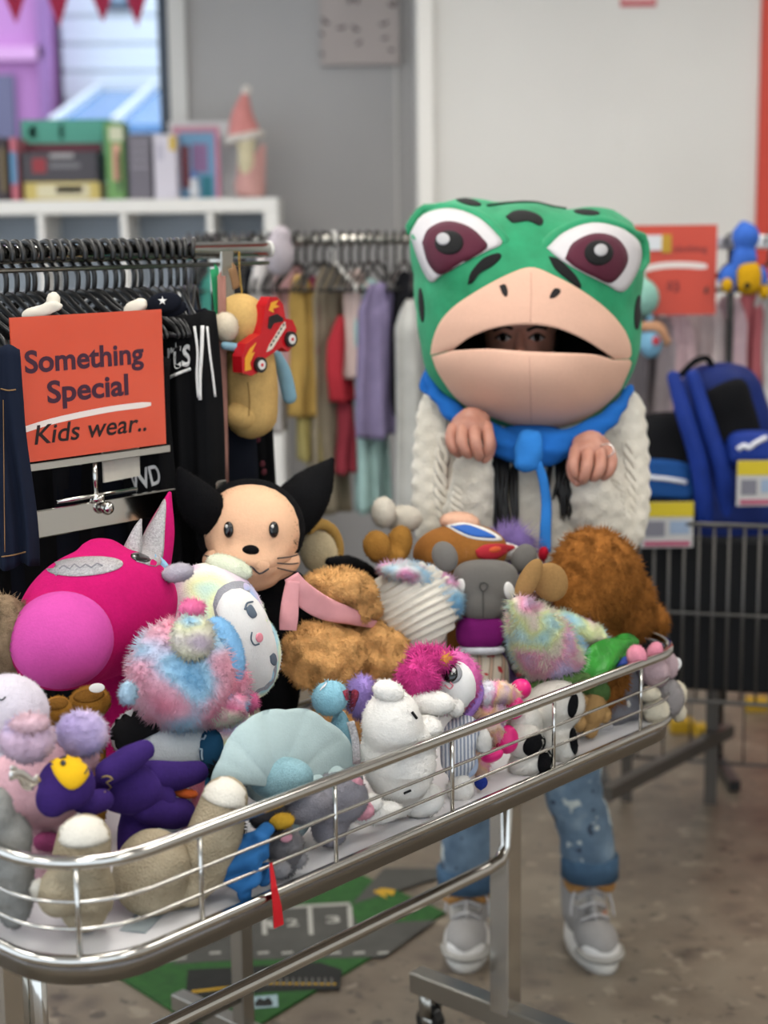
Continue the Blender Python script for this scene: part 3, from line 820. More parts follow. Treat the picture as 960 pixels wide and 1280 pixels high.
# -- green and blue turtle
t = Toy('soft_toy', 'crumpled bright green satin plush with a blue band', 'soft toy', 755, 845, .055, G)
GRN = plain('green_satin', '#2f8a2c', .38, var=.25, vs=26, bs=.5, bd=.01, bscale=40)
t.ribbon('leaf', GRN, [(722, 850, 4, .02), (734, 838, 15, .028), (750, 824, 20, .03), (768, 812, 16, .022), (792, 803, 5, .01)], .009, wav=.005)
t.ribbon('leaf', GRN, [(756, 822, 5, .0), (770, 812, 14, .006), (786, 806, 15, .004), (799, 806, 6, .0)], .008, wav=.005)
t.e('belly', plush('olive_green', '#4f6b3c', .1), [(755, 828, 24, 14, -25, 16, -.005), (775, 818, 18, 12, 0, 14, -.01)], voxel=.005)
t.e('band', plain('cobalt', '#1d3f9a', .5), (780, 828, 24, 8, -8, 14, .035), lumps=.002)
t.e('body', plush('olive_green', '#4f6b3c', .1), [(700, 856, 44, 14, -12, 16, -.01), (740, 865, 24, 18), ('d', 735, 870, 22, .07)], voxel=.006)

# -- black and white cow
t = Toy('soft_toy', 'white plush cow lying with black hooves towards the rail', 'soft toy', 690, 960, .045, G)
WHC = plush('white_cow', '#d0cbc2', .06, 14, .3, .4)
t.e('body', WHC, [(690, 885, 42, 34, -20, 34, -.02), (655, 905, 24, 28, 0, 24, -.01), ('d', 690, 905, 34)], voxel=.006)
for (x, y, rx_, ry_, ro, hx, hy, hrx, hry, hro) in ((655, 925, 24, 22, -30, 668, 931, 16, 12, -40), (662, 955, 28, 18, -10, 681, 952, 9, 17, 8), (702, 882, 18, 22, 0, 716, 882, 6, 15, 10), (702, 930, 20, 32, -5, 719, 927, 7, 18, -8)):
    lg = t.e('leg', WHC, (x, y, rx_, ry_, ro, 20, .015 if y > 900 else 0))
    t.dec('hoof', BLK, (hx, hy, hrx, hry, hro), .005, parent=lg)

# -- small tan and grey toys by the rail
t = Toy('soft_toy', 'small tan plush with stubby paws behind the wires', 'soft toy', 740, 915, .05, G)
TAN = plush('tan_short', '#b58f5e', .08)
t.e('body', TAN, [(738, 885, 20, 26, 10, 18), (745, 868, 12, 18, 25, 11), ('d', 738, 895, 16)], voxel=.0045)
for x, y, r_ in ((754, 893, 10), (722, 904, 11), (728, 876, 8)): t.e('paw', TAN, (x, y, r_, r_ * 1.05, 0, r_, .02))
t = Toy('soft_toy', 'grey plush with one dark glittery eye behind the rail', 'soft toy', 775, 905, .085, G)
GR2 = plush('mid_grey_plush', '#77757a', .08)
t.e('body', GR2, [(780, 868, 30, 40, 0, 26), (765, 885, 22, 28), ('d', 778, 880, 26, .075)], voxel=.005)
e_ = t.dec('eye_ring', plain('pale_ring', '#a9aab0', .6), (768, 855, 13, 10, -20), .003, reg=True)
t.dec('eye', plain('dark_glitter', '#15171c', .2, .2, bs=.8, bscale=900), (766, 855, 10, 7, -20), .003, parent=e_)
t.e('tusk', WHC, (783, 880, 6, 7, 0, 6, .045))
t.e('foot', plush('pale_grey_plush', '#b3b1b3', .06), (752, 908, 14, 9, 0, 9, .02))

# -- pink and grey mouse at the corner
t = Toy('soft_toy', 'small pink and grey mouse plush with round cream feet', 'soft toy', 828, 905, .035, G)
PKG = plush('pink_grey_plush', '#b9a0a4', .08)
t.e('head', PKG, [(818, 840, 20, 20, -10, 18), (836, 832, 12, 18, 0, 12)], voxel=.0045)
t.e('body', plush('warm_grey_plush', '#8c8685', .08), [(832, 872, 22, 26, 0, 20), ('d', 830, 885, 18)], voxel=.005)
t.e('ear', plush('ear_pink', '#d78a9c', .08), (796, 820, 12, 14, -20, 7, .05)); t.e('ear', plush('ear_pink', '#d78a9c', .08), (818, 815, 10, 14, 25, 7, .05))
CRM = plush('cream_fleece', '#cfc5b0', .06)
for x, y, rx_, ry_, tw in ((820, 888, 17, 17, .022), (846, 868, 13, 17, .012), (812, 868, 14, 10, .02), (848, 890, 10, 12, .01)): t.e('foot', CRM, (x, y, rx_, ry_, 0, 10, tw), lumps=.001)
t.e('tag', plain('tag_white', '#d6d4d2', .5), (846, 830, 6, 8, 10, 1, .02), lumps=0)

# -- pink-haired plush with a white face
t = Toy('soft_toy', 'tie-dye plush with shaggy hot pink hair and shiny pink hooves', 'soft toy', 590, 945, .075, G)
TD1 = tiedye('candy_plush', [(.34, '#c9a0d0'), (.46, '#e3c4b4'), (.54, '#e6b58c'), (.62, '#e48fb4'), (.7, '#d6d2dc')], 26, 4)
t.e('head', plush('candy_pink', '#d86aa8', .12), (565, 852, 34, 38, 12, 32), fur_=(1800, .008, .0015))
t.e('hair', plush('hot_pink_fluff', '#d4418c', .22, 60), [(523, 846, 23, 22, -20, 22, .01), (540, 822, 28, 11, 8, 20, 0), (514, 860, 12, 14, 0, 12, .005)], voxel=.005, lumps=.006, lf=60, fur_=(4500, .014, .0018, .5, .9))
t.e('fringe', plush('fringe_orange', '#e09a4c', .12), (556, 824, 7, 8, 30, 8, .04), fur_=(200, .006, .0015))
f_ = t.dec('face', plush('white_minky', '#dcdad8'), [(550, 850), (554, 836), (573, 828), (588, 840), (593, 862), (585, 886), (570, 884), (553, 870)], .012, reg=True)
ey = t.dec('eye_ring', plain('eye_grey', '#8c8c90', .3), (565, 842, 12.5, 12.5), .004, parent=f_, reg=True)
t.dec('eye', EYEB, (562, 842, 10, 11), .004, parent=f_, reg=True)
t.dec('glint', WHITEF, (567, 838, 2.5, 3), .003, parent=f_)
t.line('mouth', plain('pink_thread', '#e08a98', .7), [(556, 856), (562, 861), (566, 857), (563, 853)], 1.0, parent=f_)
t.e('mane', plush('lilac_short', '#a67cc8', .1), [('t', [(594, 846, 6, .03), (597, 866, 8, .035), (590, 886, 7, .035), (580, 898, 4, .03)])])
t.e('body', TD1, [(604, 888, 30, 22, 20, 22), (610, 912, 24, 20, 60, 20), ('d', 600, 905, 22)], voxel=.005, fur_=(2600, .006, .0015))
t.e('arm', TD1, [('t', [(605, 868, 14, .02), (625, 866, 15, .025), (640, 872, 13, .03)])], fur_=(1000, .006, .0015))
t.e('leg', TD1, [('t', [(608, 905, 14, .03), (622, 918, 12, .03)])], fur_=(700, .006, .0015))
for x, y, rx_, ry_, ro, tw in ((642, 884, 14, 15, 0, .045), (651, 861, 13, 13, 0, .03), (633, 924, 15, 18, 0, .05), (615, 944, 15, 9, -20, .05)): t.e('hoof', PINKH, (x, y, rx_, ry_, ro, 12, tw), lumps=.001)

# -- white teddy leaning on the rail
t = Toy('soft_toy', 'plain white teddy bear slumped against the rail', 'soft toy', 495, 1030, .05, G)
WHT = plush('white_teddy', '#e4e0da', .05, 16, .3, .5)
t.e('body', WHT, [(498, 945, 47, 62, -6, 40), (490, 905, 38, 44, 0, 36), ('d', 495, 960, 40, .06)], voxel=.0055, smooth=6, fur_=(5000, .004, .0012))
t.e('ear', WHT, (486, 864, 20, 14, 15, 12, .01), fur_=(500, .004, .0012))
t.e('muzzle', WHT, (534, 912, 20, 19, 20, 20, .03), fur_=(700, .004, .0012))
t.line('eye', BLACKF, [(515, 890), (518, 894), (521, 898)], 1.8, .003)
t.line('mouth', BLACKF, [(505, 992), (509, 990), (514, 988)], 1.5, .004)
for x, y, rx_, ry_, ro in ((470, 1016, 34, 14, -8), (528, 1000, 28, 22, -15), (462, 1004, 16, 12, 0)): t.e('paw', WHT, (x, y, rx_, ry_, ro, 16, .02), fur_=(600, .004, .0012))

# -- white bear in blue and white stripes
t = Toy('soft_toy', 'white plush bear in a blue and white striped dress', 'soft toy', 575, 1005, .06, G)
STR, nt, b = newmat('striped_cotton'); v = coords(nt)
w_ = nt.nodes.new('ShaderNodeTexWave'); w_.inputs['Scale'].default_value = 55; w_.inputs['Distortion'].default_value = .6; w_.inputs['Detail Scale'].default_value = 3
nt.links.new(v, w_.inputs[0]); nt.links.new(ramp(nt, w_.outputs['Fac'], [(.42, '#8b93a4'), (.56, '#d5d6da')]), b.inputs['Base Color']); b.inputs['Roughness'].default_value = .9
t.e('dress', STR, [(572, 935, 24, 38, 0, 22), (580, 910, 20, 20), ('d', 572, 960, 18)], voxel=.0045, lumps=.005, lf=40)
t.e('head', WHT, [(540, 878, 30, 17, 5, 20, .03), (568, 884, 14, 14, 0, 13, .03)], voxel=.005, fur_=(900, .004, .0012))
t.e('arm', WHT, (600, 922, 14, 22, -25, 13, .02), fur_=(500, .004, .0012))
t.e('foot', WHT, (575, 986, 17, 19, 0, 15, .02), fur_=(600, .004, .0012))
t.e('skirt', fabric('pale_blue_cotton', '#a9b6cf'), (583, 955, 16, 18, 0, 16, .008), lumps=.003)
t = Toy('ball', 'small dark blue ball beside the white plush foot', 'ball', 601, 987, .035)
t.e('ball_body', plush('navy_pompom', '#1f2f78', .1), [(601, 978, 9, 9, 0, 9), ('d', 601, 982, 5)], voxel=.0025, lumps=0, parent=None)

# -- pale blue scalloped plush
t = Toy('soft_toy', 'pale aqua scallop-shaped plush with a glittery round centre', 'soft toy', 365, 1000, .10, G)
AQ = plush('aqua_satin', '#a2b4b5', .05, 14, .35, .2)
cxy = (345, 985)
def shell_pt(u, r):
    a = math.radians(-172 + u * 164)
    R_ = 92 * (1 + .05 * abs(math.cos(u * math.pi * 5)) * .6) * (1.0 if u < .5 else 1.0 + .12 * (u - .5))
    return cxy[0] + 12 * r + R_ * r * math.cos(a) * .98, cxy[1] + R_ * 1.14 * r * math.sin(a) + 6 * r
V = []; nu, nr = 61, 14
for side in (1, -1):
    for i in range(nu):
        for j in range(nr):
            r = .12 + .88 * j / (nr - 1); u = i / (nu - 1)
            x, y = shell_pt(u, r)
            h = (.020 * math.sin(math.pi * min(1, r * .9 + .1)) + .006 * abs(math.sin(u * math.pi * 5)) * r) * side
            P = t.pt(x, y, .0); tow = h - .05 * (r - .4) + .03
            V.append(P - unit(P - CAM) * tow)
F = []
for s_ in range(2):
    o_ = s_ * nu * nr
    for i in range(nu - 1):
        for j in range(nr - 1):
            q = (o_ + i * nr + j, o_ + i * nr + j + 1, o_ + (i + 1) * nr + j + 1, o_ + (i + 1) * nr + j)
            F.append(q if s_ == 0 else q[::-1])
o_ = nu * nr
for i in range(nu - 1):
    F.append((i * nr + nr - 1, o_ + i * nr + nr - 1, o_ + (i + 1) * nr + nr - 1, (i + 1) * nr + nr - 1))
    F.append((i * nr, (i + 1) * nr, o_ + (i + 1) * nr, o_ + i * nr))
for i in (0, nu - 1):
    for j in range(nr - 1): F.append((i * nr + j, o_ + i * nr + j, o_ + i * nr + j + 1, i * nr + j + 1))
V = lump(npa(V), F, .004, 16, 3); t.reg(V, F); t.add('fan', V, F, AQ)
t.e('body', AQ, [(360, 985, 56, 24, 0, 40), (400, 975, 36, 22, -10, 30), ('d', 362, 990, 42, .12)], voxel=.006)
t.e('centre', plain('aqua_glitter', '#84a9b2', .4, .25, bs=.7, bscale=700, bd=.003, var=.18, vs=350), (352, 973, 40, 27, -5, 24, .055), lumps=.001)
t.e('fringe', plush('white_fringe', '#cfd4d4', .05), [('t', [(385, 998, 6, .04), (410, 992, 7, .035), (432, 978, 5, .03)])], fur_=(900, .012, .0012, .6, .5))

# -- blue and lilac plush with a sequin heart
t = Toy('soft_toy', 'blue and lilac plush with a red sequin heart', 'soft toy', 430, 905, .16, G)
t.e('body', plush('aqua_plush', '#86b6c6', .1), [(412, 872, 24, 22, -20, 20), ('d', 425, 890, 22)], voxel=.005, fur_=(1200, .005, .0013))
t.e('head', plush('lilac_plush', '#9a83c4', .12), (453, 872, 20, 26, 0, 20, .005), fur_=(1500, .009, .0015))
h_ = t.dec('heart', plain('red_sequin', '#9c3a50', .2, .6, bs=.9, bscale=600, bd=.004, var=.4, vs=260), [(428, 864), (434, 862), (438, 866), (443, 862), (449, 866), (446, 878), (440, 890), (434, 880)], .005)
t.line('cord', plain('string_white', '#dddddd', .8), [(392, 856), (400, 850), (408, 853), (404, 860)], .8, .004)
# -- grey plush with pink paws
t = Toy('soft_toy', 'grey plush with pink paws under the aqua scallop', 'soft toy', 420, 1030, .055, G)
t.e('body', plush('grey_plush', '#86838a', .07), [(418, 1000, 44, 34, -10, 34), (385, 1010, 30, 22), ('d', 412, 1010, 34)], voxel=.0055)
PK = plush('paw_pink', '#d89aa8', .07)
t.e('paw', PK, (452, 1012, 17, 14, 10, 12, .03)); t.e('paw', PK, (441, 978, 14, 12, 40, 12, .03))
V, F = tube(curve([t.pt(438, 902, .03), t.pt(444, 925, .035), t.pt(446, 955, .035)], 10), 5 * t.sc, 8, flat=.15)
t.add('tag', V, F, SILVER)

# -- black fluffy toy and small penguin
t = Toy('soft_toy', 'shaggy black plush tucked behind the knitted leg', 'soft toy', 285, 985, .14, G)
t.e('body', BLK, [(285, 966, 26, 16, 10, 18), ('d', 285, 985, 22)], voxel=.005, lumps=.004, fur_=(2500, .010, .0016, .3, .9))
t.e('beak', plush('orange_plush', '#c05a2a', .08), (232, 992, 16, 7, 5, 8, .01))
t = Toy('soft_toy', 'little grey plush bird with a yellow beak', 'soft toy', 355, 1090, .03, G)
GR3 = plush('ash_plush', '#6d6a6c', .1)
t.e('body', GR3, [(356, 1058, 24, 26, 0, 20), ('d', 356, 1070, 20)], voxel=.0045, fur_=(1500, .004, .0013))
t.e('head', plush('charcoal_plush', '#2e2c2e', .1), (338, 1022, 26, 17, 0, 18, -.005))
t.e('beak', plush('yellow_plush', '#b58d2c', .08), (351, 1026, 17, 10, -5, 12, .025), lumps=.001)
t.e('cheek', PK, (358, 1047, 8, 6, -10, 5, .03)); 
for x, y in ((348, 1086), (368, 1074)): t.e('foot', plush('pale_ash', '#8d8a8c', .08), (x, y, 15, 12, -15, 11, .01), fur_=(500, .004, .0013))
# -- blue cloth bag
t = Toy('pouch', 'crumpled blue cloth pouch standing on the tray', 'pouch', 305, 1115, .02)
BLU = fabric('blue_cloth', '#2a5f94')
t.e('pouch_body', BLU, [(304, 1084, 27, 30, 10, 18), (318, 1058, 18, 26, 15, 14), (328, 1042, 10, 14, 15, 8), (330, 1090, 10, 14), ('d', 305, 1098, 16)], voxel=.004, smooth=3, lumps=.014, lf=55)

# -- beige knitted animal with white soles
t = Toy('soft_toy', 'beige knitted plush with white-soled legs stretched over the tray', 'soft toy', 170, 1150, .085, G)
KN, nt, b = newmat('beige_knit'); v = coords(nt)
b.inputs['Roughness'].default_value = .95; b.inputs['Specular IOR Level'].default_value = .1
nt.links.new(ramp(nt, tex(nt, v, 30, 3), [(.3, '#9a8c74'), (.7, '#b3a58c')]), b.inputs['Base Color'])
vo = nt.nodes.new('ShaderNodeTexVoronoi'); vo.inputs['Scale'].default_value = 330; nt.links.new(v, vo.inputs[0]); bump(nt, b, vo.outputs['Distance'], .7, .004)
t.e('body', KN, [(190, 1092, 50, 56, 10, 44), (215, 1105, 30, 40), ('d', 190, 1105, 42, .075)], voxel=.0055, smooth=6, lumps=.003)
t.e('leg', KN, [('t', [(104, 1052, 34, .01), (100, 1090, 36, .01), (110, 1112, 34, .015)]), (75, 1115, 29, 32, 0, 26, .0), (110, 1128, 34, 24, 0, 28, .0), ('d', 105, 1110, 44, .10)], voxel=.0055, smooth=6)
t.dec('sole', plush('ivory_fleece', '#d6d0c4', .05), [(68, 1034), (80, 1024), (104, 1020), (128, 1026), (141, 1040), (132, 1052), (104, 1060), (78, 1056)], .004)
l2 = t.e('leg', KN, [('t', [(281, 1000, 31, .05), (268, 1045, 36, .05), (252, 1085, 34, .04), (238, 1108, 26, .04)])], lumps=.002)
t.dec('sole', plush('ivory_fleece', '#d6d0c4', .05), [(250, 985), (264, 974), (284, 972), (302, 984), (312, 1004), (302, 1011), (276, 1008), (256, 998)], .004)
t.e('tail', plush('ivory_fleece', '#d6d0c4', .05), (50, 1112, 12, 14, 0, 10, -.02))

# -- purple doll with a yellow face
t = Toy('soft_toy', 'dark purple velvet doll with a smiling yellow face', 'soft toy', 165, 1030, .15, G)
PUR = plush('purple_velvet', '#33205c', .14, 20, .6, .2)
t.e('head', PUR, [(84, 978, 36, 34, 20, 28, .03), (66, 998, 22, 24, 0, 20, .03)], voxel=.005, smooth=7)
f_ = t.dec('face', plush('yellow_felt', '#d9aa1e', .06, 14, .3, .2), [(61, 952), (80, 937), (100, 932), (115, 943), (114, 962), (102, 981), (87, 987), (72, 974)], .005, reg=True)
for x, y, r_ in ((95, 942, 5), (80, 945, 3), (79, 954, 3.5)): t.dec('eye', EYEB, (x, y, r_, r_), .003, parent=f_)
t.line('mouth', DSTITCH, [(103, 945), (111, 951), (110, 960), (106, 967)], .9, parent=f_)
t.e('body', PUR, [(158, 985, 44, 34, 10, 28), (185, 1000, 36, 34, 0, 26), ('d', 170, 1005, 38, .16)], voxel=.0055, smooth=7)
t.e('arm', PUR, [('t', [(135, 965, 16, .02), (160, 950, 17, .025), (180, 938, 13, .025)])], lumps=.001)
t.e('arm', PUR, [('t', [(128, 1000, 14, .03), (112, 1004, 15, .035), (102, 1004, 12, .035)])], lumps=.001)
t.e('leg', PUR, [('t', [(190, 970, 20, .01), (220, 970, 19, .015), (246, 965, 15, .015)])], lumps=.001)
t.e('leg', PUR, [('t', [(185, 1008, 22, .02), (212, 1016, 21, .025), (226, 1016, 19, .025)])], lumps=.001)
t.line('embroidery', plain('gold_thread', '#9c8350', .6), [(127, 972), (134, 970), (141, 974), (133, 978), (139, 984), (131, 990)], 1.0)
P = curve([t.pt(49, 972, .05), t.pt(40, 978, .05), t.pt(26, 968, .05), t.pt(12, 970, .05)], 10)
mesh_obj('ribbon', *cat([tube(P, 6 * t.sc, 8, flat=.2), tube(curve([t.pt(42, 985, .05), t.pt(30, 983, .05), t.pt(20, 962, .05), t.pt(13, 960, .05)], 10), 3 * t.sc, 8, flat=.2)]), plain('silver_ribbon', '#d6d2cc', .18, .9), t.root)

# -- pink bear with lilac ears
t = Toy('soft_toy', 'pale pink bear with fluffy lilac ears behind the purple doll', 'soft toy', 60, 1030, .22, G)
t.e('body', plush('pale_pink_plush', '#cfa4ac', .07), [(45, 985, 66, 50, 0, 52), (70, 945, 56, 36, 0, 46), ('d', 60, 1000, 50)], voxel=.007, smooth=7)
LIL = tiedye('lilac_pink_fluff', [(.38, '#a493c4'), (.52, '#b9a8d0'), (.64, '#cfb2c8')], 16, 2)
for x, y in ((33, 924), (103, 916)):
    e_ = t.e('ear', LIL, (x, y, 33, 28, 0, 22, .06), fur_=(1500, .006, .0015))
t.e('ear_lining', plush('blush_fluff', '#d6b3be', .08), (37, 905, 24, 13, -5, 14, .075), fur_=(700, .006, .0015))
# -- white and lilac plush
t = Toy('soft_toy', 'white plush with a lilac edge and stitched closed eye', 'soft toy', 15, 905, .30, G)
t.e('body', plush('white_lilac', '#cfc8d2', .05), [(12, 888, 50, 46, 20, 44), ('d', 20, 900, 48)], voxel=.007, smooth=7)
t.line('eye', DSTITCH, [(-4, 872), (2, 875), (7, 871)], 1.0)
# -- grey plush at the rail end
t = Toy('soft_toy', 'grey plush with rounded paws beside the knitted leg', 'soft toy', 15, 1080, .17, G)
t.e('body', plush('stone_grey_plush', '#94938f', .07), [(12, 1050, 28, 34, 0, 28), (-4, 1012, 20, 30, 0, 22), ('d', 12, 1040, 42)], voxel=.006)
t.e('paw', plush('rose_satin', '#a8507c', .08), (60, 1052, 18, 12, 0, 10, -.02))
# -- pair of golden boots
for i, (x, y, rx_, ry_) in enumerate(((72, 884, 19, 19), (112, 874, 26, 21))):
    t = Toy('toy_boot', ('small golden brown plush boot next to the white plush', 'golden brown plush boot with a white price tag')[i], 'boot', x, y + 20, .33, 'golden plush boots')
    t.e('boot_body', plush('golden_plush', '#96692a', .1), [(x, y + 4, rx_, ry_, -10, rx_), ('d', x, y + 8, rx_)], voxel=.005)
    t.dec('opening', plush('dark_gold', '#6d4a1c', .1), (x - 1, y - 4, rx_ * .75, ry_ * .4, -8), .002)  # boot is solid: darker patch paints the shade of a hollow
    if i: t.e('price_tag', WHITEF, (121, 860, 10, 6, -5, 1, .05), lumps=0)
# -- black and white plush
t = Toy('soft_toy', 'black and white plush half hidden behind the purple doll', 'soft toy', 200, 950, .26, G)
t.e('body', plush('white_velvet', '#c9cfd2', .05), [(205, 925, 68, 44, 8, 46), ('d', 200, 930, 54)], voxel=.006, smooth=7)
t.dec('patch', plush('black_velvet', '#141416', .15, 20, .3, .2), [(134, 915), (140, 884), (156, 868), (180, 888), (203, 910), (176, 926), (152, 950), (138, 948)], .006)
# -- dark teal cloth
t = Toy('cushion', 'small dark teal cloth cushion with a pale edge', 'cushion', 263, 960, .19)
t.e('cover', fabric('teal_cloth', '#1f4a68'), [(263, 935, 17, 26, 5, 14), ('d', 263, 950, 14)], voxel=.005)
t.line('piping', plain('pale_piping', '#a9bcc8', .8), [(252, 915), (248, 935), (246, 955)], 1.4)
# -- brown furry toy by the rail
t = Toy('soft_toy', 'greyish brown furry plush behind the magenta one', 'soft toy', 8, 850, .47, G)
t.e('body', plush('taupe_fur', '#7d6a54', .2), [(6, 798, 36, 56, 0, 36), ('d', 12, 830, 44)], voxel=.007, fur_=(3500, .011, .0018))
# -- cream plush behind
t = Toy('soft_toy', 'cream fleecy plush behind the tan antler', 'soft toy', 497, 680, .50, G)
t.e('body', plush('cream_teddy', '#c4bcae', .07), [(480, 640, 16, 20), (505, 648, 24, 18), ('d', 498, 660, 24)], voxel=.006, fur_=(1800, .005, .0014))
# ================================================================== clothes rack beside the trolley
def text_vf(body, width, origin, X, Y, bold=.0, shear=0.0, depth=.0006, height=None):
    cu = bpy.data.curves.new('txt', 'FONT'); cu.body = body; cu.size = 1; cu.offset = bold; cu.shear = shear
    cu.resolution_u = 4; cu.extrude = 0
    o = bpy.data.objects.new('txt', cu); COL.objects.link(o)
    dg = bpy.context.evaluated_depsgraph_get(); ev = o.evaluated_get(dg); m = ev.to_mesh()
    V = npa([v.co[:] for v in m.vertices]); F = [tuple(p.vertices) for p in m.polygons]
    ev.to_mesh_clear(); bpy.data.objects.remove(o); bpy.data.curves.remove(cu)
    lo, hi = V.min(0), V.max(0); k = width / (hi[0] - lo[0]); ky = k if height is None else height / (hi[1] - lo[1])
    Z = np.cross(X, Y)
    A = npa(origin) + ((V[:, :1] - lo[0]) * k) * npa(X) + ((V[:, 1:2]) * ky) * npa(Y) + Z * depth
    return A, F
ZU = np.array([0, 0, 1.0])
def strip(ctrl, hw, up, side, n=24):     # flat painted stroke with rounded ends
    P = curve(npa(ctrl), n); m = len(P); w_ = [hw * min(1, .55 + i * .3, .55 + (m - 1 - i) * .3) for i in range(m)]
    V = npa([p + npa(up) * k for p, k in zip(P, w_)] + [p - npa(up) * k for p, k in zip(P, w_)])
    return V, [(i + m, i + 1 + m, i + 1, i) for i in range(m - 1)]
RP, RZ = .75, 1.572
rack = thing('clothes_rack', 'chrome clothes rack full of dark children\'s clothes', 'clothes rack', tp(.5, RP, 0))
A0, A1 = -.35, 1.073
mesh_obj('rail', *tube([tp(A0, RP, RZ), tp(A1, RP, RZ)], .0155, 16), CHROME, rack)
mesh_obj('rail_cap', *tube([tp(A1 - .004, RP, RZ), tp(A1 + .003, RP, RZ)], .0160, 16), plain('cap_light', '#d8d6d2', .4), rack)
mesh_obj('under_rail', *tube([tp(A0, RP, RZ - .025), tp(A1, RP, RZ - .025)], .004, 10), CHROME2, rack)
for a in (A0 + .1, .955):
    mesh_obj('post', *box(tp(a, RP, RZ / 2 + .03), (.032, .032, RZ - .06), TM, .002), CHROME2, rack, smooth=False)
    mesh_obj('foot', *box(tp(a, RP, .045), (.035, .40, .035), TM, .002), CHROME2, rack, smooth=False)
mesh_obj('base_rail', *tube([tp(A0 + .1, RP, .12), tp(.97, RP, .12)], .012, 10), CHROME2, rack)
# sign arm with clamp and the flat chrome bar
mesh_obj('front_bar', *box(tp(.50, .60, 1.160), (.62, .010, .044), TM, .002), CHROME, rack, smooth=False)
for a in (.23, .79): mesh_obj('bar_bracket', *box(tp(a, .675, 1.160), (.012, .15, .02), TM), CHROME2, rack, smooth=False)
sg = thing('sign', 'orange red acrylic sign reading Something Special Kids wear', 'sign', tp(.53, .6, 1.18))
SX, SY = TD, ZU
so = tp(.379, .596, 1.260)
mesh_obj('stem', *cat([tube([tp(.527, .598, 1.186), tp(.527, .598, 1.250)], .0045, 10), tube([tp(.527, .598, 1.180), tp(.527, .598, 1.192)], .014, 14), box(tp(.53, .597, 1.191), (.16, .006, .006), TM)]), CHROME, sg)
mesh_obj('knob', *ell(tp(.539, .585, 1.170), (.011, .011, .011)), CHROME, sg)
mesh_obj('base_strip', *box(tp(.527, .596, 1.251), (.305, .014, .012), TM, .001), CHROME, sg, smooth=False)
m, nt, b = newmat('sign_orange'); v = coords(nt)
nt.links.new(ramp(nt, tex(nt, v, 5, 2), [(.3, '#cc4b30'), (.7, '#d4543a')]), b.inputs['Base Color'])
b.inputs['Roughness'].default_value = .25; b.inputs['Coat Weight'].default_value = .3
SIGNM = m
mesh_obj('panel', *box(tp(.5275, .597, 1.370), (.297, .003, .222), TM), SIGNM, sg, smooth=False)
INK = plain('sign_ink', '#3f1d31', .5)
WH = plain('sign_white', '#e3d8d2', .5)
def on(u, v_): return so + SX * (.297 * u) + SY * (.222 * (1 - v_)) - TN * .0008
for (w_, u0, u1, v_, h) in (('Something', .075, .86, .385, .046), ('Special', .205, .745, .605, .046)):
    mesh_obj('lettering', *text_vf(w_, (u1 - u0) * .297, on(u0, v_), SX, SY, .028, 0, .0003, h), INK, sg, smooth=False)
mesh_obj('swoosh', *strip([on(.0, .785), on(.25, .735), on(.6, .70), on(.90, .695)], .0048, SY, SX), WH, sg, smooth=False)
mesh_obj('lettering', *text_vf('Kids wear..', .75 * .297, on(.11, .885), SX, SY, .012, .18, .0003, .030), plain('marker_ink', '#241516', .5), sg, smooth=False)

# hangers: one mesh pair shared by all
def hanger_vf():
    hk = curve([(0, .004, -.062), (0, 0, -.045), (0, .002, -.028), (0, .019, -.010), (0, .020, .008), (0, .008, .021), (0, -.010, .020), (0, -.021, .006), (0, -.021, -.006)], 32)
    h = tube(hk, .0046, 8, round_ends=True)
    bd = curve([(0, -.135, -.135), (0, -.122, -.120), (0, -.065, -.092), (0, -.02, -.066), (0, .02, -.066), (0, .065, -.092), (0, .122, -.120), (0, .135, -.135)], 30)
    bb = cat([tube(bd, .0062, 8, round_ends=True, flat=.6), tube([(0, -.135, -.135), (0, .135, -.135)], .0045, 8)])
    return h, bb
HK, HB = hanger_vf()
def hanger(P, yaw, label, group, mat=BLACKP, cache={}):
    t = thing('hanger', label, 'hanger', P, group)
    for nm, (V, F) in (('hook', HK), ('body', HB)):
        key = (nm, mat.name)
        if key not in cache:
            me = bpy.data.meshes.new(nm); me.from_pydata(npa(V).tolist(), [], F); me.materials.append(mat); me.shade_smooth(); cache[key] = me
        o = bpy.data.objects.new(nm, cache[key]); COL.objects.link(o); o.parent = t
    t.rotation_euler = (0, 0, yaw)
    return t
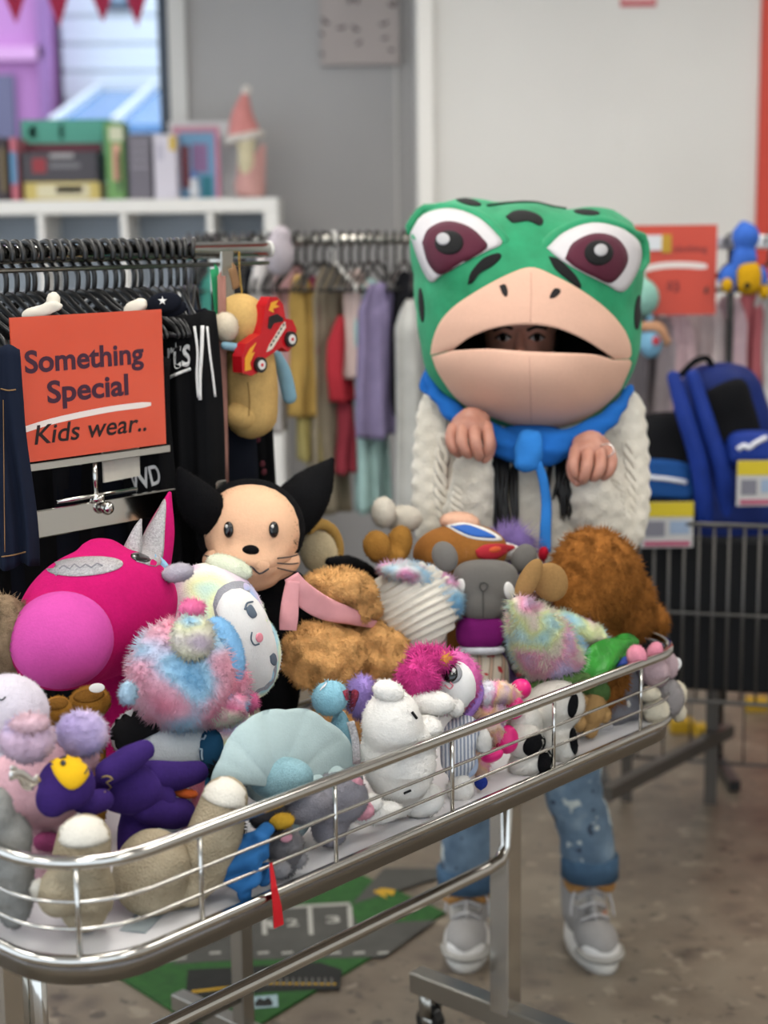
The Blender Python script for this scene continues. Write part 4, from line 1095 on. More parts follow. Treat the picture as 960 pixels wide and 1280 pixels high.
# garment: a closed cloth shape with shoulders, folds and thickness; local x across, y thickness
def garment_vf(hw, ztop, zbot, th, seed, neck=.05, flare=1.0, pants=False, nx=22, nz=26, sleeves=0):
    g = random.Random(seed); ph = [g.uniform(0, 6.3) for _ in range(5)]
    V = []
    for side in (1, -1):
        for k in range(nz):
            t = k / (nz - 1); z = ztop + (zbot - ztop) * t
            sh = min(1, t * (ztop - zbot) / .075)
            w_ = (neck + (hw - neck) * sh ** .7) * (1 + (flare - 1) * t)
            for i in range(nx):
                u = -1 + 2 * i / (nx - 1)
                x = u * w_ + .006 * math.sin(5 * t + ph[0])
                fold = (.35 + .65 * t) * (math.sin(u * 7 + ph[1] + 1.2 * t) * .45 + math.sin(u * 13 + ph[2] - 2 * t) * .25)
                y = side * th * .5 * max(.12, 1 - abs(u) ** 4) * (.35 + .65 * sh) + fold * th * .6
                if pants and t > .3: y *= .35 + .65 * min(1, abs(u) * 3)
                V.append((x, y, z + .004 * math.sin(u * 5 + ph[3])))
    F = []; n = nx * nz
    for s_ in range(2):
        o_ = s_ * n
        for k in range(nz - 1):
            for i in range(nx - 1):
                q = (o_ + k * nx + i, o_ + k * nx + i + 1, o_ + (k + 1) * nx + i + 1, o_ + (k + 1) * nx + i)
                F.append(q if s_ else q[::-1])
    for k in range(nz - 1):
        for i in (0, nx - 1):
            q = (k * nx + i, n + k * nx + i, n + (k + 1) * nx + i, (k + 1) * nx + i); F.append(q if i == 0 else q[::-1])
    for i in range(nx - 1):
        F.append((i, i + 1, n + i + 1, n + i)); k = (nz - 1) * nx
        F.append((k + i + 1, k + i, n + k + i, n + k + i + 1))
    return npa(V), F
def rotz(V, a): c, s_ = math.cos(a), math.sin(a); return npa(V) @ npa([[c, s_, 0], [-s_, c, 0], [0, 0, 1]])
YAW = math.atan2(TD[1], TD[0])
NAVY = fabric('navy_jersey', '#0f121c'); BLKJ = fabric('black_jersey', '#0b0b0d'); CHAR = fabric('charcoal_fleece', '#1b1b1f'); DEN = fabric('dark_denim', '#141b2b')
darks = [BLKJ, NAVY, CHAR, BLKJ]
GH = 'black hangers on the chrome rack'
names = ['black', 'navy', 'charcoal', 'black']
rg = random.Random(3)
aa = [.30 + i * .0203 for i in range(30)]
for i, a in enumerate(aa):
    yw = YAW + rg.uniform(-.10, .10) - .75 * max(0, (i - 22) / 7)
    P = tp(a + rg.uniform(-.004, .004), RP, RZ)
    hanger(P + ZU * -.0015, yw, 'black plastic hanger hooked on the chrome rack above dark clothes', GH)
    if i % 3 == 0:
        m_ = darks[(i // 3) % 4]
        V, F = garment_vf(rg.uniform(.128, .14), RZ - .10, rg.uniform(.72, .86), .030, i, flare=rg.uniform(.95, 1.05), pants=(i % 2 == 0))
        o = mesh_obj('garment', V, F, m_); o.location = (P[0], P[1], V[:, 2].min()); o.rotation_euler = (0, 0, yw)
        tag(o, '%s children\'s garment hanging packed on the chrome rack' % ['black', 'navy blue', 'charcoal', 'black'][(i // 3) % 4], 'garment', 'dark garments packed on the rack')
# light collars and trims peeping over the sign
CREAM = fabric('cream_cotton', '#cfc8ba')
for pr_, lab in (([(52, 388, 28, 9, -14), (66, 378, 10, 14, 20)], 'cream knitted collar above the orange sign'), ([(168, 384, 17, 9, -25), (176, 380, 9, 10, 0)], 'white cotton cuff above the orange sign')):
    tt = Toy('collar', lab, 'collar', pr_[0][0], 395, .615)
    tt.e('collar_cloth', CREAM, [q + (5,) for q in pr_], voxel=.003, lumps=.003, lf=50)
tt = Toy('collar', 'black waistband with a white star above the orange sign', 'collar', 205, 395, .625)
tt.e('band', NAVY, [(205, 378, 24, 14, -8, 6), (215, 385, 20, 12, -8, 6)], voxel=.003)
tt.dec('star', plain('white_print', '#d9d7d4', .8), [(203 + (6 if k % 2 == 0 else 2.4) * math.sin(k * .628), 376 - (6 if k % 2 == 0 else 2.4) * math.cos(k * .628)) for k in range(10)], .001, m=20)
# front-facing garments at the end of the rack
FACE = math.atan2(TD[1], TD[0]) - .85
def hang(a, p, hw, zt, zb, mat, label, seed, yaw, th=.04, pants=False, flare=1.0, neck=.05):
    t = thing('garment', label, 'garment', tp(a, p, zb))
    V, F = garment_vf(hw, zt, zb, th, seed, pants=pants, flare=flare, neck=neck)
    W = rotz(V, yaw) + npa([*tp(a, p, 0)[:2], 0])
    mesh_obj('cloth', W, F, mat, t)
    return t, W, F
class Surf(Toy):
    def __init__(s, root, W, F): s.root = root; s.V = [npa(W)]; s.F = list(F); s.n = len(W); s.bv = None; s.k = 0; s.sc = mpp(npa(W).mean(0)); s.p = .6
WPAINT = plain('white_print', '#d9d7d4', .8)
def decal_text(sf, body, x0, y0, x1, y1, mat, bold=0, shear=0, h=None, name='print'):
    # lettering laid on the cloth between two picked places
    A = sf.hit(x0, y0)[0]; B_ = sf.hit(x1, y1)[0]; X = unit(B_ - A); Y = unit(ZU - X * X[2]); Z = np.cross(X, Y)
    V, F = text_vf(body, np.linalg.norm(B_ - A), A, X, Y, bold, shear, 0.0, h)
    bv = sf.bv; out = []
    for v in V:
        hh = bv.ray_cast(Vector(v + Z * .2), Vector(-Z)); out.append(npa(hh[0]) + Z * .0015 if hh[0] is not None else v)
    return mesh_obj(name, out, F, mat, sf.root, smooth=False)
PC = (Q(236, 500, .64) - T0) @ TD
t_, W, F = hang(PC, .64, .052, 1.47, .80, BLKJ, 'black sweatpants with white script lettering and white drawstrings', 31, FACE - .1, .05)
sf = Surf(t_, W, F)
sf.hit(220, 460)
decal_text(sf, 'rts', 210, 462, 241, 456, WPAINT, .01, .35, .045)
sf.line('underline', WPAINT, [(203, 476), (220, 468), (238, 461)], 2.0, .002)
for pts, r_ in (([(243, 408), (247, 440), (246, 470), (248, 497)], 1.8), ([(253, 407), (252, 440), (250, 470), (250, 500)], 2.4), ([(259, 408), (262, 440), (266, 470), (269, 496)], 1.6)):
    sf.line('drawstring', WPAINT, pts, r_, .004)
t_, W, F = hang((Q(312, 500, .76) - T0) @ TD, .76, .05, 1.475, .78, BLKJ, 'black tee with dark red curved lettering at the rack end', 33, FACE - .1, .05)
sf = Surf(t_, W, F); DRED = plain('dark_red_print', '#5c2630', .9)
sf.hit(310, 570)
for k, (x, y) in enumerate(((292, 572), (298, 564), (305, 557), (313, 552), (322, 549), (328, 580), (330, 590))):
    sf.dec('print', DRED, (x, y, 3.6, 4.6, -35 + 8 * k), .0015, rings=2, m=8)
sf.dec('badge', plain('badge_cream', '#8d8060', .8), (316, 585, 5, 9), .002, rings=2, m=12)
# dark jeans hanging in front of the sign's near edge
t_, W, F = hang((Q(6, 600, .57) - T0) @ TD, .57, .040, 1.44, Q(14, 706, .57)[2], DEN, 'dark denim jeans with tan hem stitching beside the orange sign', 35, FACE + .15, .035, pants=False, neck=.034)
sf = Surf(t_, W, F); sf.hit(14, 600)
STI = plain('tan_stitch', '#8a6a45', .8)
sf.line('stitching', STI, [(1, 486), (10, 488), (20, 487)], .9); sf.line('stitching', STI, [(2, 696), (16, 694), (32, 690)], .9)
sf.line('side_seam', STI, [(4, 500), (5, 600), (6, 690)], .5)
t_, W, F = hang((Q(186, 590, .645) - T0) @ TD, .645, .045, 1.40, .90, BLKJ, 'black tee printed with white block letters below the orange sign', 37, FACE - .1, .03)
sf = Surf(t_, W, F); sf.hit(186, 600)
decal_text(sf, 'WD', 168, 614, 204, 603, WPAINT, .02, .15, .034)
# pale garment corner under the sign
V, F = box(tp(.595, .615, 1.235), (.075, .004, .055), basis(TD + ZU * .03, TN, ZU)); 
tag(mesh_obj('care_label', V, F, CREAM, smooth=False), 'white cloth label hanging below the orange sign', 'label')
# belts at the end of the rail
for (x0_, y0_, x1_, y1_, c_, lab, p_) in ((268, 336, 274, 400, '#2f8a5c', 'green strap hanging from the rail end', .67), (277, 345, 281, 610, '#9a6f64', 'long dusty pink belt hanging at the rack end', .655), (290, 335, 296, 360, '#8a6a4c', 'short tan strap hanging from the rail end', .67)):
    P = [Q(x0_ + (x1_ - x0_) * k / 6, y0_ + (y1_ - y0_) * k / 6, p_) for k in range(7)]
    tag(mesh_obj('strap', *tube([P[0] + ZU * 0] + P, .010, 8, flat=.25), fabric('strap' + c_[1:], c_)), lab, 'strap')

# -- teddy hanging from the rail by a gold thread
t = Toy('teddy_bear', 'small tan teddy hanging by a gold thread from the rail', 'teddy bear', 305, 540, .665)
TB = plush('tan_teddy', '#bd9a60', .12, 20, .4, .3)
t.e('head', TB, [(302, 402, 34, 35, 0, 30), (300, 425, 26, 20, 0, 22)], voxel=.005, smooth=7)
t.e('muzzle', plush('ivory_short', '#cfc2ac', .06), (281, 409, 16, 18, -10, 15, .02))
t.e('ear', plush('taupe_short', '#7b6a50', .08), (271, 402, 9, 14, 10, 6, -.01))
t.e('body', TB, [('t', [(312, 440, 30), (314, 480, 34), (314, 515, 33)])], lumps=.003)
t.e('foot', TB, (300, 520, 21, 17, 10, 18, .012)); t.e('foot', TB, (325, 518, 20, 17, -5, 16, .012))
t.line('seam', plain('seam_tan', '#8a6a3a', .9), [(310, 478), (312, 500), (311, 520)], .8)
SKYR = fabric('sky_ribbon', '#7fa4b4')
t.e('neck_ribbon', SKYR, [('t', [(281, 432, 5, .035), (300, 434, 5.5, .045), (322, 428, 5, .04)])], lumps=0)
t.e('ribbon_tail', SKYR, [('t', [(345, 442, 6, .0), (355, 465, 9, .0), (362, 496, 9, .0)])], lumps=.002)
mesh_obj('gold_thread', *tube(curve([t.pt(303, 372), Q(300, 345, .70), Q(299, 330, .728), Q(299, 318, .733), Q(299, 309, .745)], 12), .0011, 6), plain('gold', '#b08a2e', .4, .6), t.root)
# -- red wooden car clipped on the teddy
cpoly = [(303, 466), (302, 446), (308, 430), (326, 417), (332, 382), (338, 371), (346, 371), (354, 380), (357, 398), (366, 400), (371, 412), (367, 432), (360, 440), (352, 434), (332, 448), (326, 464), (314, 470)]
c = thing('toy_car', 'red wooden toy car with flame decals tied beside the teddy', 'toy car', Q(335, 470, .60))
pts = [Q(x, y, .605) for x, y in cpoly]; n = len(pts)
V = npa(pts + [p + TN * .024 for p in pts]); F = [tuple(range(n))[::-1], tuple(range(n, 2 * n))] + [(i, (i + 1) % n, (i + 1) % n + n, i + n) for i in range(n)]
mesh_obj('car_body', V, F, plain('red_lacquer', '#b5161f', .2, var=.05), c, smooth=False)
fl = plain('flame_yellow', '#d99a2a', .4)
def flat(poly, mat, name, off, root):
    P = [Q(x, y, .605) - TN * off for x, y in poly]; n = len(P)
    V = npa(P + [p + TN * (off * .9) for p in P])
    return mesh_obj(name, V, [tuple(range(n))[::-1], tuple(range(n, 2 * n))] + [(i, (i + 1) % n, (i + 1) % n + n, i + n) for i in range(n)], mat, root, smooth=False)
flat([(306, 464), (306, 448), (312, 436), (320, 428), (314, 442), (318, 440), (312, 454), (314, 462)], fl, 'flame', .001, c)
flat([(336, 388), (339, 378), (348, 375), (344, 381), (349, 383), (341, 386), (342, 391)], fl, 'flame', .001, c)
flat([(334, 410), (336, 396), (346, 392), (354, 398), (353, 402), (342, 404), (338, 412)], plain('car_window', '#1c1416', .3), 'window', .001, c)
pl = flat([(333, 440), (336, 432), (352, 406), (356, 402), (357, 409), (340, 436)], plain('car_cream', '#d8cfc0', .4), 'side_panel', .001, c)
for k in range(6): x = 338 + k * 3.1; y = 432 - k * 5; flat([(x - 1.2, y), (x + .6, y - 3), (x + 2, y - 2), (x, y + 1.4)], BLACKP, 'louvre', .0016, pl)
for x, y in ((325, 456), (363, 424)):
    P = Q(x, y, .603); wv = tube([P - TN * .004, P + TN * .03], .014, 20); k = mpp(P)
    wh = mesh_obj('wheel', *wv, BLACKP, c, smooth=False); mesh_obj('hub', *tube([P - TN * .0055, P - TN * .003], .0085, 16), plain('hub_white', '#d4d2ce', .4), wh, smooth=False)
    mesh_obj('hub_dot', *tube([P - TN * .0065, P - TN * .003], .003, 12), RED, wh, smooth=False)
# ================================================================== the person in the frog costume head
FD = float((atY(657, 395, 3.22) - CAM) @ _f)
def FP(x, y, w=0.0): return CAM + ray(x, y) * (FD - w)
FK = FD / FPX
OUT = npa([(655, 251), (620, 252), (598, 249), (575, 249), (548, 255), (527, 268), (513, 288), (512, 312), (517, 345), (521, 390), (526, 430), (535, 468), (556, 497), (590, 520), (628, 535), (664, 541), (706, 537), (745, 521), (775, 494), (793, 462), (801, 420), (801, 380), (803, 330), (802, 303), (790, 279), (766, 263), (738, 259), (712, 262), (690, 258), (672, 253)])
FC = npa([657, 398])
_d = OUT - FC; _th = np.arctan2(_d[:, 1], _d[:, 0]); _rr = np.hypot(_d[:, 0], _d[:, 1]); _o = np.argsort(_th)
_th, _rr = _th[_o], _rr[_o]; _th = np.r_[_th[-1] - 2 * math.pi, _th, _th[0] + 2 * math.pi]; _rr = np.r_[_rr[-1], _rr, _rr[0]]
def rout(t): return np.interp(math.atan2(math.sin(t), math.cos(t)), _th, _rr)
def wf(x, y):
    dx, dy = x - FC[0], y - FC[1]; t = math.atan2(dy, dx); rho = min(1, math.hypot(dx, dy) / rout(t))
    w_ = .205 * (1 - rho ** 2.7) ** .5
    for ex, ey in ((572, 300), (745, 318)):
        g = math.exp(-(((x - ex) / 48) ** 2 + ((y - ey) / 42) ** 2)); w_ += .022 * g * (1 - rho ** 6)
    w_ += .018 * math.exp(-(((x - 662) / 70) ** 2 + ((y - 470) / 50) ** 2))
    return w_
TOPC = npa([(538, 444), (541, 424), (551, 401), (570, 381), (604, 359), (637, 342), (664, 334), (690, 343), (724, 361), (757, 385), (780, 411), (790, 436), (793, 448)])
JAWC = npa([(538, 446), (546, 467), (565, 493), (592, 515), (630, 530), (664, 537), (705, 533), (742, 518), (771, 493), (786, 468), (793, 449)])
MU = npa([(566, 437), (589, 421), (619, 410), (656, 406), (694, 410), (727, 423), (752, 438), (768, 449)])
ML = npa([(566, 438), (611, 436), (656, 439), (705, 441), (742, 443), (768, 450)])
head = thing('frog_costume_head', 'big green plush frog costume head with open peach mouth', 'costume head', FP(657, 560, 0))
m, nt, b = newmat('frog_green'); v = coords(nt)
nt.links.new(ramp(nt, tex(nt, v, 14, 4), [(.3, '#0c7a4e'), (.7, '#1c9464')]), b.inputs['Base Color'])
b.inputs['Roughness'].default_value = .7; b.inputs['Sheen Weight'].default_value = .12; b.inputs['Sheen Tint'].default_value = C('#8fd8b4'); bump(nt, b, tex(nt, v, 18, 4), .35, .01)
FGREEN = m
FPEACH = plush('frog_peach', '#d3aa95', .04, 8, .3, .2, 300, .001)
def inside(x, y, poly):
    c = False; n = len(poly)
    for i in range(n):
        x1, y1 = poly[i]; x2, y2 = poly[i - 1]
        if (y1 > y) != (y2 > y) and x < (x2 - x1) * (y - y1) / (y2 - y1) + x1: c = not c
    return c
hole = [FCp for FCp in (npa([660, 432]) + (np.vstack([TOPC, JAWC[::-1]]) - [660, 432]) * .82)]
nt_, nr = 120, 44
V = []; grid = []
for side in (1, -1):
    for k in range(nr + 1):
        rho = math.sin(math.pi / 2 * k / nr)
        for i in range(nt_):
            t = 2 * math.pi * i / nt_; r = rout(t) * rho
            x, y = FC[0] + r * math.cos(t), FC[1] + r * math.sin(t)
            w_ = wf(x, y) if side > 0 else -.19 * max(0, 1 - rho ** 2.6) ** .5
            V.append(FP(x, y, w_)); grid.append((x, y))
F = []; N1 = (nr + 1) * nt_
for s_ in range(2):
    for k in range(nr):
        for i in range(nt_):
            q = [s_ * N1 + k * nt_ + i, s_ * N1 + k * nt_ + (i + 1) % nt_, s_ * N1 + (k + 1) * nt_ + (i + 1) % nt_, s_ * N1 + (k + 1) * nt_ + i]
            cx_, cy_ = npa([grid[j] for j in q]).mean(0)
            if s_ == 0 and inside(cx_, cy_, hole): continue
            F.append(tuple(q) if s_ else tuple(q[::-1]))
V = lump(npa(V), F, .0035, 11, 5)
mesh_obj('shell', V, F, FGREEN, head)
# dark lining added inside the shell, its black standing in for shade
LV, LF = ell(FP(657, 405, -.06), (.185, .175, .10), np.column_stack([_R, _U, -_f]), 28, 18)
LF = [f for f in LF if (LV[list(f)].mean(0) - FP(657, 405, -.06)) @ (-_f) < .03]
mesh_obj('lining', LV, [f[::-1] for f in LF], plain('lining_black', '#15110f', .95), head)
def patch(name, top, bot, lip, mat, rows=18, bulge=.022, cols=60):
    # rows run from the mouth edge (lip) to the outer seam
    A = resample(curve(lip, 80), cols); B_ = resample(curve(top if bot is None else bot, 80), cols)
    V = []; R_ = []
    seq = [(-.10, -.075), (-.07, -.045), (-.035, -.018), (-.012, -.004)] if True else []
    for tt, dw in seq: R_.append((0, tt, dw))
    for k in range(rows): R_.append((k / (rows - 1), 0, 0))
    up = -1 if bot is None else 1
    for t, tt, dw in R_:
        for i in range(cols):
            s_ = i / (cols - 1); e_ = math.sin(math.pi * s_) ** .55
            q = A[i] + (B_[i] - A[i]) * t
            y = q[1] + up * (-tt) * 60 * e_
            lf = bulge * (math.sin(math.pi * min(1, .22 + .78 * t)) ** .7) * e_ * (1.15 if bot is not None else 1) + .004 + .010 * e_ * (1 - t) ** 2
            if t == 1 and bot is not None: lf = -.004
            V.append(FP(q[0], y, wf(q[0], q[1]) + lf + dw * e_))
    F = []
    for k in range(len(R_) - 1):
        for i in range(cols - 1):
            q = (k * cols + i, k * cols + i + 1, (k + 1) * cols + i + 1, (k + 1) * cols + i)
            F.append(q if bot is None else q[::-1])
    mesh_obj(name, V, F, mat, head)
    return npa(V), F
UV = patch('upper_muzzle', TOPC, None, MU, FPEACH)
LV2 = patch('lower_jaw', None, JAWC, ML, FPEACH)
fs = Toy.__new__(Toy); fs.root = head; fs.sc = FK; fs.p = 0; fs.k = 0; fs.n = 0; fs.V = []; fs.F = []; fs.bv = None
fs.pt = lambda x, y, tow=0, p=None: FP(x, y, tow)
Vs, Fs = V, F
fs.reg(npa(V), [f for f in F if max(f) < N1]); fs.reg(*UV); fs.reg(*LV2)
def c4(P): return [(480 + x / 2.667, 220 + y / 2.667) for x, y in P]
FW = plain('frog_white', '#c4c0c2', .85, var=.03, bs=.2); FM = plain('frog_maroon', '#4c1128', .8, var=.06, bs=.2); FG = plain('frog_glint', '#a9a7a9', .8)
eyes = [
 ([(88, 195), (130, 132), (220, 110), (310, 138), (370, 190), (392, 226), (340, 252), (260, 292), (190, 332), (155, 352), (118, 285)], [(128, 222), (150, 176), (210, 151), (280, 168), (328, 208), (341, 242), (262, 291), (190, 329), (148, 290)], (217, 222, 48, 40), (197, 210, 22, 20)),
 ([(543, 241), (600, 190), (690, 158), (780, 172), (842, 213), (857, 262), (842, 322), (796, 386), (740, 361), (660, 321), (590, 281)], [(604, 276), (630, 224), (700, 192), (770, 204), (808, 250), (807, 300), (758, 356), (700, 336), (640, 306)], (716, 256, 48, 42), (723, 247, 22, 20))]
for wp, ip, pu, hl in eyes:
    e_ = fs.dec('eye_white', FW, c4(wp), .006, m=44, rings=6, reg=True)
    fs.dec('iris', FM, c4(ip), .004, m=40, parent=e_, reg=True)
    fs.dec('pupil', BLACKF, (480 + pu[0] / 2.667, 220 + pu[1] / 2.667, pu[2] / 2.667, pu[3] / 2.667), .003, parent=e_, reg=True)
    fs.dec('glint', FG, (480 + hl[0] / 2.667, 220 + hl[1] / 2.667, hl[2] / 2.667, hl[3] / 2.667), .003, parent=e_)
    # raised green hood around the eye
    arc = c4(wp); k0 = len(arc)
    P = []
    sel = arc[:6] if wp is eyes[0][0] else arc[0:7]
    ec = npa(arc).mean(0)
    for q in curve(sel, 20):
        q2 = ec + (npa(q) - ec) * 1.10; h, N = fs.hit(*q2); P.append(h - N * .004)
    mesh_obj('eye_hood', *tube(P, np.r_[.003, np.full(len(P) - 2, .011), .003], 10, round_ends=True), FGREEN, head)
for poly in ([(405, 136), (430, 118), (470, 114), (515, 129), (531, 150), (520, 166), (480, 151), (430, 156)], [(279, 362), (290, 320), (330, 275), (378, 257), (391, 270), (362, 300), (320, 325), (296, 355)], [(548, 268), (582, 277), (630, 320), (656, 360), (650, 374), (610, 345), (570, 310)]):
    fs.dec('spot', BLACKF, c4(poly), .003, m=32)
for (x, y, rx_, ry_, ro) in ((125, 430, 9, 58, -4), (846, 455, 12, 58, 4), (282, 86, 44, 11, 14), (676, 121, 44, 10, 5)):
    fs.dec('spot', BLACKF, (480 + x / 2.667, 220 + y / 2.667, rx_ / 2.667, ry_ / 2.667, ro), .003)
fs.line('top_band', BLACKF, c4([(345, 100), (410, 92), (470, 88), (540, 93), (608, 110)]), 2.2, .001)
for poly in ([(384, 366), (404, 361), (413, 385), (408, 403), (395, 393)], [(586, 377), (588, 389), (570, 405), (552, 407), (558, 388), (571, 374)]):
    fs.dec('nostril', plain('nostril_black', '#161010', .8), c4(poly), .002, m=20)
SEAM = plain('seam_peach', '#b98f7d', .9)
fs.line('seam', SEAM, [(664, 340), (664, 370), (663, 402)], .5, .0); fs.line('seam', SEAM, [(662, 446), (663, 490), (664, 530)], .5, .0)
# blue scarf under the jaw
SB = fabric('scarf_blue', '#1f62b0', var=.15, vs=10)
def fx(P): return [FP(x, y, w_) for x, y, w_ in P]
band = np.column_stack([fx([(536, 462, .01), (546, 492, .035), (568, 516, .07), (602, 540, .10), (640, 558, .12), (668, 563, .125), (705, 556, .12), (744, 535, .09), (772, 510, .055), (789, 484, .02)]), npa([6, 9, 12, 16, 20, 21, 19, 13, 9, 5]) * FK])
band = curve(band, 40)
V, F = union([tube(band[:, :3], band[:, 3], 14, round_ends=True), ell(FP(664, 556, .08), (.095, .04, .07), np.column_stack([_R, _U, -_f]))], .006, 5)
V = V + vnormals(V, F) * (.0016 * np.sin(V[:, 2] * 210 + V[:, 0] * 30))[:, None]; V = lump(V, F, .006, 16, 2)
sc_ = mesh_obj('scarf', V, F, SB, head)
KM = np.column_stack([_R * .99 - _U * .1, _U * .99 + _R * .1, -_f]); V, F = union([ell(FP(661, 564, .158), (17 * FK, 26 * FK, 12 * FK), KM, 30, 20, .7), ell(FP(657, 580, .155), (15 * FK, 10 * FK, 10 * FK), KM)], .004, 4); V = lump(V, F, .004, 40, 1)
mesh_obj('scarf_knot', V, F, fabric('scarf_blue_light', '#2f78c4'), sc_)
P = curve(fx([(672, 578, .165), (679, 600, .16), (683, 630, .15), (682, 660, .15), (681, 690, .15)]), 16)
mesh_obj('scarf_tail', *tube(P, np.linspace(5, 7.5, len(P)) * FK, 8, flat=.35), MATS['scarf_blue_light'], sc_)
P = curve(fx([(536, 470, .0), (532, 485, .0), (545, 492, .02)]), 8)
mesh_obj('scarf_fold', *tube(P, 8 * FK, 8, round_ends=True, flat=.5), SB, sc_)

# ---- the body
per = thing('person', 'person in cream cable-knit sweater and blue jeans, hands drooping like paws', 'person', (.30, 3.32, 0))
m, nt, b = newmat('skin'); v = coords(nt)
nt.links.new(ramp(nt, tex(nt, v, 30, 3), [(.3, '#a5705e'), (.7, '#bb8672')]), b.inputs['Base Color'])
b.inputs['Roughness'].default_value = .5; b.inputs['Subsurface Weight'].default_value = .15; b.inputs['Subsurface Radius'].default_value = (.02, .008, .004); bump(nt, b, tex(nt, v, 160, 3), .25, .002)
SKIN = m
def chain(pts, seg=14, n=None): # rows x,y,w,r(px)
    R_ = np.column_stack([fx([q[:3] for q in pts]), [q[3] * FK for q in pts]])
    R_ = curve(R_, n or 4 * len(pts)) if len(R_) > 2 else R_
    return tube(R_[:, :3], R_[:, 3], seg, round_ends=True)
# hands: wrist bent, fingers hanging and curled; each finger its own chain
def hand(cx, cy, s_):
    o = lambda x, y, w_, r: (cx + s_ * x, cy + y, w_, r)
    pr = [chain([o(4, 34, .10, 13), o(6, 10, .115, 14), o(4, -10, .135, 15)]),
          chain([o(-14, -12, .15, 10), o(0, -20, .155, 12), o(14, -16, .15, 11)]),
          chain([o(-14, -4, .162, 10), o(0, -8, .168, 12), o(16, -4, .162, 11)])]
    pal = union(pr, .0035, 8)
    fing = [chain([o(-22, -6, .160, 7.2), o(-25, 8, .182, 7.0), o(-21, 20, .186, 6.4), o(-15, 26, .176, 5.6)]),
            chain([o(-9, -8, .168, 7.8), o(-11, 10, .196, 7.4), o(-7, 22, .198, 6.8), o(-2, 27, .186, 6.0)]),
            chain([o(5, -8, .170, 8.0), o(6, 10, .198, 7.6), o(9, 24, .198, 6.8), o(11, 30, .184, 6.0)]),
            chain([o(20, -8, .164, 7.8), o(23, 8, .188, 7.4), o(22, 20, .190, 6.6), o(18, 26, .180, 5.8)]),
            chain([o(18, -2, .140, 8.0), o(25, 12, .150, 7.4), o(23, 26, .160, 6.6), o(18, 33, .168, 5.6)])]
    fv = [union([f], .0028, 5) for f in fing]
    return cat([union(pr + fing[:0], .0035, 8)] + fv)
hl = hand(588, 541, 1); hr = hand(740, 570, -1)
fcx = 650
hd = union([ell(FP(fcx, 415, .02), (.072, .105, .088), np.column_stack([_R, _U, -_f])), ell(FP(fcx, 440, .063), (.05, .06, .05), np.column_stack([_R, _U, -_f])),
            chain([(fcx, 414, .100, 4.5), (fcx, 428, .116, 6), (fcx, 440, .128, 8)]), chain([(fcx - 20, 406, .090, 7), (fcx, 403, .098, 7), (fcx + 20, 406, .090, 7)]),
            chain([(fcx, 455, -.03, 34), (fcx + 5, 500, -.08, 36), (fcx + 10, 560, -.08, 45)])], .004, 5)
bx = union([ell(FP(665, 640, -.04), (.15, .26, .10), np.column_stack([_R, _U, -_f])),
            tube([atY(640, 850, 3.46), atY(598, 1000, 3.45), atY(583, 1150, 3.44)], [.06, .042, .034], 14), tube([atY(690, 850, 3.46), atY(722, 1000, 3.44), atY(742, 1150, 3.43)], [.06, .042, .034], 14),
            chain([(548, 545, -.03, 24), (566, 650, .05, 22), (590, 580, .11, 15)]), chain([(785, 545, -.03, 24), (768, 655, .05, 22), (742, 600, .11, 15)])], .009, 4)
mesh_obj('body', *cat([hd, bx, hl, hr]), SKIN, per)
NAIL = plain('nail', '#c99a8c', .3)
for cx, cy, s_ in ((588, 541, 1), (740, 570, -1)):
    for x, y, w_ in ((-17, 24, .1875), (-4, 25, .1985), (10, 28, .196), (20, 24, .190)):
        mesh_obj('nail', *ell(FP(cx + s_ * x, cy + y, w_), (.0045, .0055, .002), np.column_stack([_R, _U, -_f]), 10, 8), NAIL, per)
mesh_obj('ring', *tube([FP(740 + 27 * math.cos(t) * .35 + 18, 563 + 8 * math.sin(t), .187 + .008 * math.cos(t)) for t in np.linspace(0, 2 * math.pi, 14, endpoint=False)], .0014, 6, closed=True), plain('silver', '#d6d4d0', .15, 1), per)
# face inside the mouth
fh = Toy.__new__(Toy); fh.root = per; fh.sc = FK; fh.p = 0; fh.k = 0; fh.n = 0; fh.V = []; fh.F = []; fh.bv = None
fh.pt = lambda x, y, tow=0, p=None: FP(x, y, tow)
fh.reg(*hd)
for x in (fcx - 21, fcx + 21):
    e_ = fh.dec('eye', plain('eyeball', '#b9b2ac', .2), [(x - 9, 423), (x, 418), (x + 9, 423), (x, 427)], .003, rings=3, m=16, reg=True)
    fh.dec('iris', plain('iris_brown', '#1f120c', .15), (x, 422.5, 4.2, 4.4), .003, rings=3, m=14, parent=e_)
    fh.line('eyelid', plain('lash', '#140d0b', .8), [(x - 10, 423), (x, 417), (x + 10, 422)], 1.3, .003, parent=e_)
    fh.line('eyebrow', plain('brow', '#1a1210', .9), [(x - 12, 413), (x, 408.5), (x + 12, 411)], 1.9, .002)
HAIR = plain('hair_black', '#120f0e', .45, var=.3, vs=60)
hv = [ell(FP(fcx, 400, -.035), (.085, .115, .09), np.column_stack([_R, _U, -_f]))]
hg = random.Random(5); strands = []
for (x0_, y0_, x1_, y1_, w0, n_) in ((622, 540, 622, 660, .06, 10), (638, 560, 644, 680, .06, 8), (705, 560, 706, 640, .06, 7), (698, 560, 690, 620, .06, 3)):
    for k in range(n_):
        dx = hg.uniform(-9, 9); l = hg.uniform(.8, 1.15)
        P = fx([(x0_ + dx, y0_, w0), (x0_ + dx * 1.1 + hg.uniform(-3, 3), y0_ + (y1_ - y0_) * .5 * l, w0 + .03), (x1_ + dx * .9 + hg.uniform(-5, 5), y0_ + (y1_ - y0_) * l, w0 + .03)])
        P = curve(P, 10); strands.append(tube(P, np.r_[np.linspace(.006, .005, len(P) - 3), .004, .003, .001], 6))
